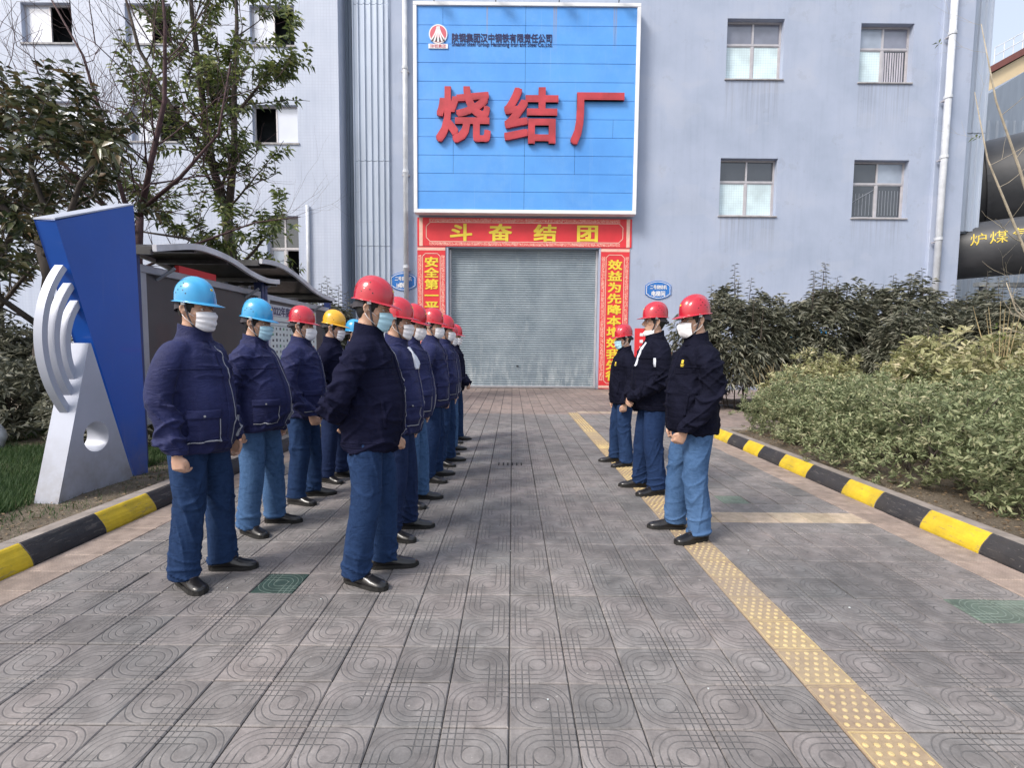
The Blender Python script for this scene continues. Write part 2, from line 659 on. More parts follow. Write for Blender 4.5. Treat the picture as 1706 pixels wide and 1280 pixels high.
def kerb(side, x0, edges, first, label):
    par = thing('kerb', label, None, kind='structure')
    for i in range(len(edges) - 1):
        y0, y1 = edges[i] + .003, edges[i + 1] - .003
        jx = random.uniform(-.004, .004)
        V, F, Mi = [], [], []
        for yy in (y0, y1):
            V += [(x0 + side * (px_ + jx), yy, pz) for px_, pz in prof]
        L = len(prof)
        b = MB()
        painted = [(k, k + 1, L + k + 1, L + k) for k in range(0, 8)]
        bare = [(k, k + 1, L + k + 1, L + k) for k in range(8, L - 1)]
        ends = [tuple(range(L)), tuple(range(2 * L - 1, L - 1, -1))]
        b.add(V, painted, 0)
        b.F += [tuple(f) for f in bare + ends]
        b.M += [1] * (len(bare) + len(ends))
        yellow = (i + first) % 2 == 0
        b.obj('kerb_stone', [m_kY if yellow else m_kB, m_kC], par, label=('yellow painted kerb stone' if yellow else 'black painted kerb stone'))
    return par
eR = [.85, 1.37, 1.88, 2.38, 2.89, 3.4, 3.91, 4.41, 4.86, 5.47, 6.03, 6.56, 6.99, 7.5, 8.0]
kerb(1, XR, eR, 1, 'black and yellow kerb in front of the low green shrubs')
eL = [1.4, 1.95, 2.5, 3.08, 3.65, 4.18, 4.72, 5.27, 5.8, 6.35, 6.9, 7.45, 8.0, 8.55, 9.1, 9.65, 10.2, 10.75, 11.3]
kerb(-1, XL, eL, 0, 'black and yellow kerb beside the blue monument and lawn')
b = MB()
b.box(XR, 14, 8.003, 8.2, -.05, .14)
b.obj('kerb', m_kC, kind='structure', label='plain concrete kerb ending the right planting bed', bevel=.01)

# planting beds
def bed(x0, x1, y0, y1, name, mat, lab, step=.16, amp=.03, z=.115):
    nx, ny = int((x1 - x0) / step) + 1, int((y1 - y0) / step) + 1
    V = [(x0 + (x1 - x0) * i / nx, y0 + (y1 - y0) * j / ny, 0) for j in range(ny + 1) for i in range(nx + 1)]
    V = [(x, y, z + amp * noise.noise(Vector((x * 1.7, y * 1.7, 3))) + .4 * amp * noise.noise(Vector((x * 9, y * 9, 1)))) for x, y, _ in V]
    F = [(j * (nx + 1) + i, j * (nx + 1) + i + 1, (j + 1) * (nx + 1) + i + 1, (j + 1) * (nx + 1) + i) for j in range(ny) for i in range(nx)]
    return link(name, mesh_np(name, V, F, mat, True), kind='structure', label=lab)
bed(XR + .206, 14, -2, 8.0, 'planting_bed', m_soil, 'bare earth bed under the shrubs right of the pavement')
bed(5.4, 26, 8.21, 13.5, 'planting_bed', m_soil, 'bare earth bed under the tall dark hedge')
bed(-16, XL - .206, -2, 12.9, 'planting_bed', m_soil, 'bare earth and lawn bed left of the pavement')
# ================================================================ BUILDINGS
def wall_paint():
    n = NT('lavender_grey_wall_paint')
    P = n.pos('World')
    st = n.mapping(P, (3.2, 1, .16))
    c = n.ramp(n.noise(P, .5, 6, .62), [(.3, (.33, .385, .50)), (.55, (.39, .445, .57)), (.72, (.43, .475, .585))])
    c = n.mix(n.m_('MULTIPLY', n.m_('GREATER_THAN', n.noise(P, 1.7, 7, .72), .62), .16), c, (.24, .25, .30))
    streak = n.ramp(n.noise(st, 2.2, 5, .7), [(.28, (.80, .80, .82)), (.5, (1, 1, 1))])
    c = n.mix(.28, c, streak, 'MULTIPLY')
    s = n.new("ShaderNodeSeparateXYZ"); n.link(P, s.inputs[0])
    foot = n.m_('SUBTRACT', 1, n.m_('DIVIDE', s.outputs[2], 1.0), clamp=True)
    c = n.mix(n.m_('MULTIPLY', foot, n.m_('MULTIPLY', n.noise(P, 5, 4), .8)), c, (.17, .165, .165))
    # run-off stains hanging under the window sills
    def win_stain(x0, x1, zt, ln):
        inx = n.m_('MULTIPLY', n.m_('GREATER_THAN', s.outputs[0], x0), n.m_('LESS_THAN', s.outputs[0], x1))
        dz = n.m_('DIVIDE', n.m_('SUBTRACT', zt, s.outputs[2]), ln)
        f = n.m_('MULTIPLY', n.m_('GREATER_THAN', dz, 0), n.m_('SUBTRACT', 1, dz, clamp=True))
        return n.m_('MULTIPLY', inx, f)
    tot = None
    for a in ((7.35, 9.3, 10.85, 1.9), (12.0, 13.85, 10.78, 2.0), (7.35, 9.3, 6.2, 1.5), (12.0, 13.9, 6.15, 1.2)):
        w = win_stain(*a)
        tot = w if tot is None else n.m_('ADD', tot, w)
    fine = n.m_('MULTIPLY_ADD', n.noise(n.mapping(P, (9, 1, .12)), 2.0, 4, .7), 4, -1.75, clamp=True)
    c = n.mix(n.m_('MULTIPLY', n.m_('MULTIPLY', tot, fine), .55), c, (.19, .19, .21))
    patch = n.m_('GREATER_THAN', n.noise(n.mapping(P, (.6, 1, 1.1)), .9, 2, .4), .60)
    c = n.mix(n.m_('MULTIPLY', patch, .12), c, (.50, .52, .58))
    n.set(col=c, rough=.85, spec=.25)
    n.bump(n.noise(P, 14, 6, .7), .25, .01)
    return n.m
m_wall = wall_paint()

def mosaic_paint():
    n = NT('pale_mosaic_wall_tile')
    P = n.pos('World')
    s = n.new("ShaderNodeSeparateXYZ"); n.link(P, s.inputs[0])
    # joints wherever either axis is close to a multiple of the module
    def joint(v, mod, w):
        f = n.m_('FRACT', n.m_('DIVIDE', v, mod))
        return n.m_('LESS_THAN', n.m_('ABSOLUTE', n.m_('SUBTRACT', f, .5)), w)
    j = n.m_('MAXIMUM', joint(s.outputs[0], .105, .06), joint(s.outputs[2], .105, .06))
    c = n.ramp(n.noise(P, .6, 5, .6), [(.3, (.43, .485, .60)), (.7, (.53, .58, .70))])
    st = n.ramp(n.noise(n.mapping(P, (3, 1, .2)), 1.8, 5, .7), [(.3, (.86, .87, .9)), (.55, (1, 1, 1))])
    c = n.mix(.7, c, st, 'MULTIPLY')
    c = n.mix(n.m_('MULTIPLY', j, n.m_('MULTIPLY_ADD', n.noise(P, 1.2, 3), .7, .05)), c, (.36, .40, .50))
    n.set(col=c, rough=.45, spec=.4)
    n.bump(n.m_('MULTIPLY', j, -1), .2, .004)
    return n.m
m_mosaic = mosaic_paint()
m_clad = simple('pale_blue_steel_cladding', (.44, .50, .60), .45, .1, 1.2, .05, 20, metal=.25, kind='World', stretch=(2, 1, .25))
m_clad_d = simple('shaded_grey_steel_cladding', (.22, .26, .32), .5, .1, 1.2, .05, 20, metal=.2, kind='World', stretch=(2, 1, .25))  # recess shade put into this darker grey; also the shed's own colour
m_alu = simple('grey_aluminium_window_frame', (.52, .50, .52), .4, .08, 4, 0, metal=.3, kind='World')
m_room = simple('dark_room', (.03, .034, .04), .95, .4, 1.3, 0, kind='World')
m_pipe = simple('painted_drain_pipe', (.60, .63, .68), .45, .12, 3, .05, 30, kind='World')
m_sill = simple('weathered_cement_sill', (.40, .39, .40), .9, .2, 5, .3, 50, kind='World')

def glass_mat(name, col, rough=.06, grid=False, var=.3, spec=1.0):
    n = NT(name)
    P = n.pos('World')
    c = n.ramp(n.noise(P, 1.3, 3, .5), [(.35, tuple(k * (1 - var) for k in col)), (.65, col)])
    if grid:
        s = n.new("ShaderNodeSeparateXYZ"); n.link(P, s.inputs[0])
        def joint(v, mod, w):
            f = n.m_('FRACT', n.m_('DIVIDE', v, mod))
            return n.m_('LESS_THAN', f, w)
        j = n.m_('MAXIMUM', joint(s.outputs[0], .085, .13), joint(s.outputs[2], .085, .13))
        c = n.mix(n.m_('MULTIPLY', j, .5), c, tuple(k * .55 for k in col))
    n.set(col=c, rough=rough, spec=spec, coat=.6, crough=.02)
    n.bump(n.noise(P, 2.5, 2), .06, .02)
    return n.m
m_gl_grid = glass_mat('reflected_tile_glass', (.70, .86, .90), .25, True)  # reflection of the tiled block painted as a pale grid
m_gl_grey = glass_mat('grey_window_glass', (.22, .235, .30), .05)
m_gl_dark = glass_mat('dark_window_glass', (.045, .05, .06), .03)
m_gl_white = glass_mat('bright_white_window_glass', (.66, .70, .80), .15, var=.08)
m_gl_blue = glass_mat('bluish_grey_window_glass', (.36, .42, .52), .05)
m_curtain = simple('pale_curtain', (.50, .48, .54), .9, .2, 6, .2, 30, kind='World', stretch=(4, 1, .2))

def wall_holes(b, x0, x1, z0, z1, y, depth, holes, mi=0):
    xs = sorted(set([x0, x1] + [h[0] for h in holes] + [h[1] for h in holes]))
    zs = sorted(set([z0, z1] + [h[2] for h in holes] + [h[3] for h in holes]))
    for i in range(len(xs) - 1):
        for j in range(len(zs) - 1):
            cx, cz = (xs[i] + xs[i + 1]) / 2, (zs[j] + zs[j + 1]) / 2
            if any(h[0] < cx < h[1] and h[2] < cz < h[3] for h in holes):
                continue
            b.add([(xs[i], y, zs[j]), (xs[i + 1], y, zs[j]), (xs[i + 1], y, zs[j + 1]), (xs[i], y, zs[j + 1])], [(0, 1, 2, 3)], mi)
    for a0, a1, c0, c1 in holes:
        V = [(a0, y, c0), (a1, y, c0), (a1, y, c1), (a0, y, c1), (a0, y + depth, c0), (a1, y + depth, c0), (a1, y + depth, c1), (a0, y + depth, c1)]
        b.add(V, [(0, 4, 5, 1), (1, 5, 6, 2), (2, 6, 7, 3), (3, 7, 4, 0)], mi)

def window(par, x0, x1, z0, z1, y, mats, trans=.62, frame=.06, label=None, rec=.2, sill=True, two=True, back=None):
    """frame mesh is the part; its panes and sill are sub-parts."""
    b = MB()
    ya, yb = y + rec, y + rec + .06
    b.box(x0, x1, ya, yb, z1 - frame, z1)
    b.box(x0, x1, ya, yb, z0, z0 + frame)
    b.box(x0, x0 + frame, ya, yb, z0 + frame, z1 - frame)
    b.box(x1 - frame, x1, ya, yb, z0 + frame, z1 - frame)
    xm = (x0 + x1) / 2
    zt = z0 + (z1 - z0) * trans
    b.box(x0 + frame, x1 - frame, ya - .003, yb - .003, zt - .035, zt + .035)
    b.box(xm - .03, xm + .03, ya + .002, yb, zt + .035, z1 - frame)
    b.box(xm - .035, xm + .035, ya + .002, yb, z0 + frame, zt - .035)
    # sliding sash frames
    for (a0, a1, dy) in ((x0 + frame, xm - .035, .012), (xm + .035, x1 - frame, .02)):
        t = .03
        c0, c1 = z0 + frame, zt - .035
        b.box(a0, a1, ya + dy, ya + dy + .025, c0, c0 + t); b.box(a0, a1, ya + dy, ya + dy + .025, c1 - t, c1)
        b.box(a0, a0 + t, ya + dy, ya + dy + .025, c0 + t, c1 - t); b.box(a1 - t, a1, ya + dy, ya + dy + .025, c0 + t, c1 - t)
    w = b.obj('window', m_alu, par, label=label)
    regs = [(x0 + frame, xm - .03, zt + .035, z1 - frame), (xm + .03, x1 - frame, zt + .035, z1 - frame),
            (x0 + frame + .03, xm - .065, z0 + frame + .03, zt - .065), (xm + .065, x1 - frame - .03, z0 + frame + .03, zt - .065)]
    for r_, m in zip(regs, mats):
        if m is None:
            continue
        p = MB(); p.box(r_[0], r_[1], ya + .030, ya + .038, r_[2], r_[3])
        p.obj('pane', m, w)
    if sill:
        p = MB(); p.box(x0 - .04, x1 + .04, y - .05, y + rec - .002, z0 - .05, z0 - .002)
        p.obj('sill', m_sill, w, bevel=.008)
    return w

factory = thing('factory_building', 'lavender grey factory hall with roller shutter door and four windows', 'building', (0, 18, 0))
factory.location = (0, 0, 0)
WY = 18.0
wins = [(7.36, 9.34, 10.90, 12.92), (12.0, 13.84, 10.82, 12.80), (7.30, 9.32, 6.22, 8.21), (12.02, 13.96, 6.18, 8.19)]
door = (-2.32, 3.08, -.02, 5.03)
b = MB()
wall_holes(b, -4.36, 14.75, -.1, 17, WY, .30, wins + [door])
b.add([(-4.36, WY, -.1), (-4.36, WY + .3, -.1), (-4.36, WY + .3, 17), (-4.36, WY, 17)], [(0, 1, 2, 3)])
b.add([(15.82, WY + .01, -.1), (15.82, 30, -.1), (15.82, 30, 17), (15.82, WY + .01, 17)], [(0, 1, 2, 3)])
b.add([(-4.36, WY, 17), (15.82, WY, 17), (15.82, 30, 17), (-4.36, 30, 17)], [(0, 1, 2, 3)])
b.obj('wall', m_wall, factory, fixn=False)
b = MB(); b.box(14.75, 15.84, WY - .12, WY + .2, -.1, 17)
b.obj('corner_pilaster', m_wall, factory, bevel=.02)
b = MB(); b.box(-3.9, 15.5, WY + .9, WY + 1.0, -.1, 16.5)
b.obj('dark_interior', m_room, factory)
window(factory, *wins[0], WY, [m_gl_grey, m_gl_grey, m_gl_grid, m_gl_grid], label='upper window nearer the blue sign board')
w2 = window(factory, *wins[1], WY, [m_gl_blue, m_gl_grey, m_gl_grid, m_gl_dark], label='upper window with a pale curtain in its lower right pane')
window(factory, *wins[2], WY, [m_gl_dark, m_gl_dark, m_gl_grid, m_gl_grid], label='lower window with a painted tile reflection in its bright panes')
window(factory, *wins[3], WY, [m_gl_dark, m_gl_blue, m_gl_dark, m_gl_dark], label='lower window with dark reflecting glass')
# curtain just behind the open sash of the second window
b = MB()
V = []
N = 48
for i in range(N + 1):
    x = 12.98 + .74 * i / N
    V += [(x, WY + .228 - .006 * math.sin(i * 1.15), 10.92), (x, WY + .228 - .006 * math.sin(i * 1.15 + .3), 11.95)]
b.add(V, [(2 * i, 2 * i + 2, 2 * i + 3, 2 * i + 1) for i in range(N)])
b.obj('curtain', m_curtain, w2, smooth=True, fixn=False)
# pale bars before the dark lower panes stand in for reflected railings
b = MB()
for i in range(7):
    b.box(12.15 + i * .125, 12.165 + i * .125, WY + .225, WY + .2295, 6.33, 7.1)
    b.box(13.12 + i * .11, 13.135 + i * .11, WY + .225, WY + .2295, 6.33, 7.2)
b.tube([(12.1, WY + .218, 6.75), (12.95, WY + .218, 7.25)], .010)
b.obj('railing_reflection_bars', simple('pale_railing_reflection', (.26, .28, .32), .5, .05, 3, 0), factory)

# door: shutter with individual slats
m_slat = NT('grey_blue_shutter_slat')
P = m_slat.pos('World')
c = m_slat.ramp(m_slat.noise(m_slat.mapping(P, (1, 1, .8)), 1.1, 6, .68), [(.32, (.195, .245, .285)), (.66, (.30, .355, .395))])
s_ = m_slat.new("ShaderNodeSeparateXYZ"); m_slat.link(P, s_.inputs[0])
low = m_slat.m_('SUBTRACT', 1, m_slat.m_('DIVIDE', s_.outputs[2], 1.5), clamp=True)
scuff = m_slat.m_('MULTIPLY_ADD', m_slat.noise(m_slat.mapping(P, (3.5, 1, .9)), 1.6, 5, .7), 3.5, -1.6, clamp=True)
c = m_slat.mix(m_slat.m_('MULTIPLY', low, scuff), c, (.60, .64, .65))
scuff2 = m_slat.m_('MULTIPLY_ADD', m_slat.noise(m_slat.mapping(P, (2.2, 1, .5), (0, 0, 0), (5, 0, 2)), 1.2, 5, .7), 4, -2.3, clamp=True)
c = m_slat.mix(m_slat.m_('MULTIPLY', scuff2, .5), c, (.60, .64, .65))
m_slat.set(col=c, rough=.5, metal=.2)
m_slat.bump(m_slat.noise(P, 25, 3), .1, .004)
shutter = thing('roller_shutter', 'closed grey slatted roller shutter filling the factory doorway', 'roller shutter', (0, 0, 0))
pitch = .0835
b = MB()
K = 6
V = []
for x in (-2.24, 3.0):
    for k in range(K + 1):
        t = k / K
        V.append((x, -.013 * math.sin(math.pi * t) ** .7, t * (pitch - .008)))
    V.append((x, .012, pitch))
b.add(V, [(k, K + 2 + k, K + 3 + k, k + 1) for k in range(K + 1)])
slat_me = b.mesh('slat', m_slat.m, smooth=False, fixn=False)
k = 0
while k * pitch < 4.98:
    link('slat', slat_me, shutter, (0, WY + .26, .04 + k * pitch))
    k += 1
b = MB(); b.box(-2.25, 3.01, WY + .235, WY + .275, .0, .06)
b.obj('bottom_bar', m_alu, shutter, bevel=.004)
for xx in (-2.31, 3.0):
    b = MB(); b.box(xx, xx + .07, WY + .2, WY + .30, 0, 5.0)
    b.obj('guide_rail', m_alu, shutter, bevel=.005)
b = MB(); b.box(.15, .23, WY + .215, WY + .24, .78, .82)
b.obj('handle', m_black, shutter)

# drainpipes
def drainpipe(x, z0, z1, r, y, brs, lab, lean=0):
    t = thing('drain_pipe', lab, 'drainpipe', (x, y, z0))
    b = MB(); b.tube([(0, 0, 0), (lean, 0, z1 - z0)], r, 12)
    b.obj('pipe', m_pipe, t, smooth=True)
    for z in brs:
        b = MB(); b.tube([(0, 0, z - z0 - .05), (0, 0, z - z0 + .05)], r * 1.22, 12)
        b.obj('coupling', m_pipe, t, smooth=False)
        b = MB(); b.box(-r * 1.5, r * 1.5, .0, .12, z - z0 - .13, z - z0 - .09)
        b.obj('bracket', m_alu, t)
drainpipe(-3.80, 2.6, 17, .085, WY - .14, [4.3, 7.6, 11.1, 14.2], 'pale drainpipe running up between the steel cladding and blue sign')
drainpipe(14.92, .3, 17, .105, WY - .30, [2.2, 5.4, 8.2, 10.2, 12.3, 14.5], 'fat pale drainpipe at the right corner of the factory')

# corrugated steel strip between the two buildings
clad = thing('steel_cladding', 'pale blue corrugated steel strip between tiled block and factory wall', 'cladding', (0, 0, 0))
def corrugated(x0, x1, z0, z1, y, pitch_, dep, nm, mat, parent, label=None):
    pts = []
    x = x0
    while x < x1 - 1e-4:
        for dx, dy in ((0, 0), (.62, 0), (.70, -dep), (.90, -dep), (.98, 0)):
            xx = x + dx * pitch_
            if xx < x1:
                pts.append((xx, y + dy))
        x += pitch_
    pts.append((x1, y))
    V = [(px_, py_, z0) for px_, py_ in pts] + [(px_, py_, z1) for px_, py_ in pts]
    n = len(pts)
    return link(nm, mesh_np(nm, V, [(i, i + 1, n + i + 1, n + i) for i in range(n - 1)], mat), parent, label=label)
for z0, z1 in ((-.05, 5.03), (5.05, 7.98), (8.0, 13.25), (13.27, 17)):
    corrugated(-5.62, -4.365, z0, z1, WY - .02 - random.uniform(0, .01), .215, .05, 'cladding_sheet', m_clad, clad)
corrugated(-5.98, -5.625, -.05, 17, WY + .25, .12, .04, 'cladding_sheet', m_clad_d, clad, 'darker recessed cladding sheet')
b = MB(); b.box(-5.645, -5.60, WY - .06, WY + .26, -.05, 17)
b.obj('corner_flashing', m_clad, clad)

# left tiled block
LY = 17.5
office = thing('tiled_building', 'pale mosaic tiled block with half open windows behind the trees', 'building', (0, 0, 0))
lw = [(-16.65, -14.95, 11.62, 12.92), (-13.15, -11.6, 11.62, 12.92), (-8.95, -7.45, 11.60, 12.90),
      (-13.1, -11.4, 8.42, 9.72), (-8.95, -7.40, 8.40, 9.66), (-8.55, -7.45, 3.1, 5.95),
      (-16.6, -14.9, 8.42, 9.72), (-20.3, -18.6, 11.62, 12.92), (-20.3, -18.6, 8.42, 9.72)]
b = MB()
wall_holes(b, -26, -5.98, -.1, 17, LY, .25, lw)
b.add([(-5.98, LY, -.1), (-5.98, 30, -.1), (-5.98, 30, 17), (-5.98, LY, 17)], [(0, 1, 2, 3)])
b.add([(-26, LY, 17), (-5.98, LY, 17), (-5.98, 30, 17), (-26, 30, 17)], [(0, 1, 2, 3)])
b.obj('wall', m_mosaic, office, fixn=False)
b = MB(); b.box(-25.8, -6.1, LY + .9, LY + 1, 0, 16.5)
b.obj('dark_interior', m_room, office)
def slider(par, x0, x1, z0, z1, y, open_left, mats=None, label=None):
    b = MB()
    f = .05
    ya = y + .14
    b.box(x0, x1, ya, ya + .06, z1 - f, z1); b.box(x0, x1, ya, ya + .06, z0, z0 + f)
    b.box(x0, x0 + f, ya, ya + .06, z0 + f, z1 - f); b.box(x1 - f, x1, ya, ya + .06, z0 + f, z1 - f)
    xm = (x0 + x1) / 2
    b.box(xm - .025, xm + .025, ya + .005, ya + .055, z0 + f, z1 - f)
    w = b.obj('window', m_alu, par, label=label)
    for k_, (a0, a1) in enumerate(((x0 + f, xm - .025), (xm + .025, x1 - f))):
        if (k_ == 0) == open_left:
            continue
        p = MB(); p.box(a0, a1, ya + .02, ya + .03, z0 + f, z1 - f)
        p.obj('pane', m_gl_white, w)
    p = MB(); p.box(x0 - .05, x1 + .05, y - .04, y + .138, z0 - .06, z0 - .002)
    p.obj('sill', m_sill, w)
    return w
for i, (x0, x1, z0, z1) in enumerate(lw):
    if i == 5:
        window(office, x0, x1, z0, z1, LY, [m_gl_dark, m_gl_dark, m_gl_blue, None], .62, label='low stair window with one dark open half')
    else:
        slider(office, x0, x1, z0, z1, LY, i in (4, 6), label='sliding window, one half slid open')
b = MB(); b.tube([(-7.1, LY - .07, 2.5), (-7.1, LY - .07, 6.3)], .06, 10)
b.obj('wall_conduit', m_pipe, office, smooth=True)

# slim blue clad column behind the right corner
col2 = thing('steel_clad_column', 'tall blue steel clad shaft just right of the factory corner', 'cladding', (0, 0, 0))
for z0, z1 in ((5.85, 9.3), (9.33, 17)):
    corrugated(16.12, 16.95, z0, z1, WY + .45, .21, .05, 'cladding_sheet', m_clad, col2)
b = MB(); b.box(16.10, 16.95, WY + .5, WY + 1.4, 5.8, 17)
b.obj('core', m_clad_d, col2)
b = MB(); b.tube([(16.0, WY + .2, 5.8), (16.0, WY + .2, 17)], .07, 8)
b.obj('dark_pipe', simple('dark_purple_grey_pipe', (.09, .085, .11), .5, .1, 3, 0), col2)

# ---------------------------------------------------------------- the sign board
m_frame_w = simple('white_painted_steel', (.80, .81, .84), .4, .04, 3, 0, kind='World')
n = NT('sky_blue_sign_panel')
P = n.pos('World')
c = n.ramp(n.noise(P, .6, 4, .6), [(.3, (.085, .30, .74)), (.7, (.11, .365, .84))])
st = n.m_('MULTIPLY_ADD', n.noise(n.mapping(P, (8, 1, .13)), 1.6, 5, .7), 3.4, -2.05, clamp=True)
c = n.mix(n.m_('MULTIPLY', st, .6), c, (.30, .47, .72))
c = n.mix(n.m_('MULTIPLY_ADD', n.noise(P, 1.9, 6, .7), 1.6, -.75, clamp=True), c, (.17, .40, .78))
s_ = n.new("ShaderNodeSeparateXYZ"); n.link(P, s_.inputs[0])
up_ = n.m_('MULTIPLY_ADD', s_.outputs[2], .35, -4.0, clamp=True)
rs = None
for xx in (-.95, 1.32, 1.39, 3.36, 3.43):
    d_ = n.m_('LESS_THAN', n.m_('ABSOLUTE', n.m_('SUBTRACT', s_.outputs[0], xx)), .028)
    rs = d_ if rs is None else n.m_('MAXIMUM', rs, d_)
c = n.mix(n.m_('MULTIPLY', n.m_('MULTIPLY', rs, up_), n.m_('MULTIPLY_ADD', n.noise(P, 3, 3), 1.6, .2, clamp=True)), c, (.34, .27, .25))
n.set(col=c, rough=.42, spec=.45)
n.bump(n.noise(P, 3, 3), .08, .02)
m_panel = n.m
sign = thing('factory_sign_board', 'huge sky blue factory name board with red characters above the door', 'sign board', (0, 0, 0))
SX0, SX1, SZ0, SZ1 = -3.46, 4.26, 6.12, 13.12
SYf = 17.62
b = MB()
b.box(SX0 + .05, SX1 - .05, SYf + .04, WY - .02, SZ0 + .05, SZ1 - .05)
b.obj('backing_box', m_black, sign)
fr = MB(); t = .125
fr.box(SX0, SX1, SYf - .05, SYf + .30, SZ1 - t, SZ1); fr.box(SX0, SX1, SYf - .05, SYf + .30, SZ0, SZ0 + t)
fr.box(SX0, SX0 + t, SYf - .05, SYf + .30, SZ0 + t, SZ1 - t); fr.box(SX1 - t, SX1, SYf - .05, SYf + .30, SZ0 + t, SZ1 - t)
fr.obj('frame', m_frame_w, sign, bevel=.01)
rows = 11
ih = (SZ1 - SZ0 - 2 * t) / rows
for r_i in range(rows):
    za = SZ0 + t + r_i * ih
    xs = [SX0 + t, .36, SX1 - t]
    if r_i in (2, 3): xs = [SX0 + t, -2.1, .36, 2.1, SX1 - t]
    elif r_i == 10: xs = [SX0 + t, -2.45, .36, SX1 - t]
    elif r_i in (4, 9): xs = [SX0 + t, .36, 3.4, SX1 - t]
    for a0, a1 in zip(xs[:-1], xs[1:]):
        b = MB()
        dy = random.uniform(0, .004)
        b.box(a0 + .004, a1 - .004, SYf + dy, SYf + .03 + dy, za + .005, za + ih - .005)
        b.obj('panel', m_panel, sign, bevel=.004)
m_red = simple('red_sign_letter', (.50, .045, .060), .5, .2, 1.5, .1, 20, kind='World')
for ch, cx, cz in (('烧', -1.74, 9.40), ('结', .60, 9.38), ('厂', 2.86, 9.36)):
    text('character', ch, cx, cz, 1.92, 1.92, SYf - .02, m_red, sign, bold=.024, depth=.11)
m_navy = simple('navy_sign_letter', (.02, .022, .10), .4, .1, 2, 0)
text('company_lettering', '陕钢集团汉中钢铁有限责任公司', -.44, 11.97, 3.44, .30, SYf - .004, m_navy, sign, bold=.018, depth=.012)
text('company_lettering', 'Shaanxi Steel Group Hanzhong Iron and Steel Co.,Ltd.', -.44, 11.76, 3.42, .20, SYf - .004, m_navy, sign, bold=.012, depth=.012, cjk=False)
# round emblem: red disc, white ring and five rays that fan out downwards
m_white = simple('white_sign_paint', (.80, .80, .82), .45, .04, 3, 0)
m_emred = simple('pink_red_emblem', (.62, .12, .16), .45, .05, 3, 0)
m_emblk = simple('dark_emblem', (.06, .05, .06), .5, .1, 3, 0)
cx, cz, R0 = -2.61, 12.07, .315
def disc(cx, cz, r, n=36):
    return [(cx + r * math.cos(2 * math.pi * k / n), cz + r * math.sin(2 * math.pi * k / n)) for k in range(n)]
b = MB(); b.prism(disc(cx, cz, R0), 'y', SYf - .03, SYf - .002); emb = b.obj('emblem', m_white, sign)
b = MB(); b.prism(disc(cx, cz, R0 * .88), 'y', SYf - .034, SYf - .0305); b.obj('emblem_disc', m_emred, emb)
rays = MB(); blk = MB()
for k in range(-2, 3):
    L, Rr = [], []
    for q in range(9):
        t_ = q / 8
        z = cz + R0 * .78 - t_ * R0 * 1.62
        xo = k * (.022 + .125 * t_ ** 1.8)
        w = .012 + .022 * t_
        L.append((cx + xo - w, z)); Rr.append((cx + xo + w, z))
    poly = [p for p in L + Rr[::-1]]
    lim = R0 * .88
    poly = [(cx + (x - cx) * min(1, lim / max(1e-6, math.hypot(x - cx, z - cz))), cz + (z - cz) * min(1, lim / max(1e-6, math.hypot(x - cx, z - cz)))) for x, z in poly]
    rays.prism(poly, 'y', SYf - .040, SYf - .0345)
    if k < 2:
        q_ = []
        for t_ in (.72, .99):
            z = cz + R0 * .78 - t_ * R0 * 1.58
            q_.append((k * (.022 + .125 * t_ ** 1.8) + .012 + .022 * t_, (k + 1) * (.022 + .125 * t_ ** 1.8) - .012 - .022 * t_, z))
        blk.prism([(cx + q_[0][0], q_[0][2]), (cx + q_[1][0], q_[1][2]), (cx + q_[1][1], q_[1][2]), (cx + q_[0][1], q_[0][2])], 'y', SYf - .038, SYf - .0346)
rays.obj('emblem_rays', m_white, emb, kind='stuff')
blk.obj('emblem_dark_wedges', m_emblk, emb, kind='stuff')  # black wedges printed between the emblem rays
b = MB(); b.box(cx - .33, cx + .33, SYf - .03, SYf - .002, 11.60, 11.75)
cap_ = b.obj('caption_plate', m_white, sign)
text('caption_lettering', '陕钢集团', cx, 11.675, .54, .13, SYf - .031, m_emred, cap_, bold=.01, depth=.004)
# small floodlights on brackets above the board
for i, (xx, nm) in enumerate(((-2.75, 'leftmost floodlight above the blue sign board'), (-.66, 'second floodlight from the left above the sign board'),
                              (1.48, 'third floodlight from the left above the sign board'), (3.5, 'rightmost floodlight above the blue sign board'))):
    fl = thing('floodlight', nm, 'floodlight', (xx, 17.5, 13.12), group='floodlights above the sign board')
    b = MB(); b.tube([(0, .12, 0.0), (0, .05, .16), (0, -.25, .27)], .016, 6); b.obj('arm', m_black, fl)
    b = MB(); b.box(-.15, .15, -.42, -.18, .22, .34); b.obj('lamp_housing', simple('dark_lamp_housing', (.05, .05, .06), .5, .1, 5, 0) if i == 0 else bpy.data.materials['dark_lamp_housing'], fl, bevel=.02)

# ---------------------------------------------------------------- red couplets round the door
m_bred = simple('bright_red_banner', (.70, .035, .045), .5, .08, 1.2, .1, 20, kind='World')
m_cream = simple('cream_banner_print', (.80, .52, .42), .5, .1, 8, 0, kind='World')
m_yel = simple('yellow_banner_lettering', (.80, .62, .05), .5, .05, 5, 0)
n = NT('scroll_pattern_print')
P = n.pos('World')
wv = n.new("ShaderNodeTexVoronoi", feature='DISTANCE_TO_EDGE')
wv.inputs['Scale'].default_value = 7.5
n.link(n.mapping(P, (1, .05, 1)), wv.inputs['Vector'])
ns = n.noise(P, 9, 2, .5, 1.6)
ring = n.m_('LESS_THAN', n.m_('ABSOLUTE', n.m_('SUBTRACT', n.m_('FRACT', n.m_('MULTIPLY', ns, 7)), .5)), .22)
n.set(col=n.mix(ring, (.70, .035, .045), (.82, .52, .42)), rough=.5)
m_scroll = n.m
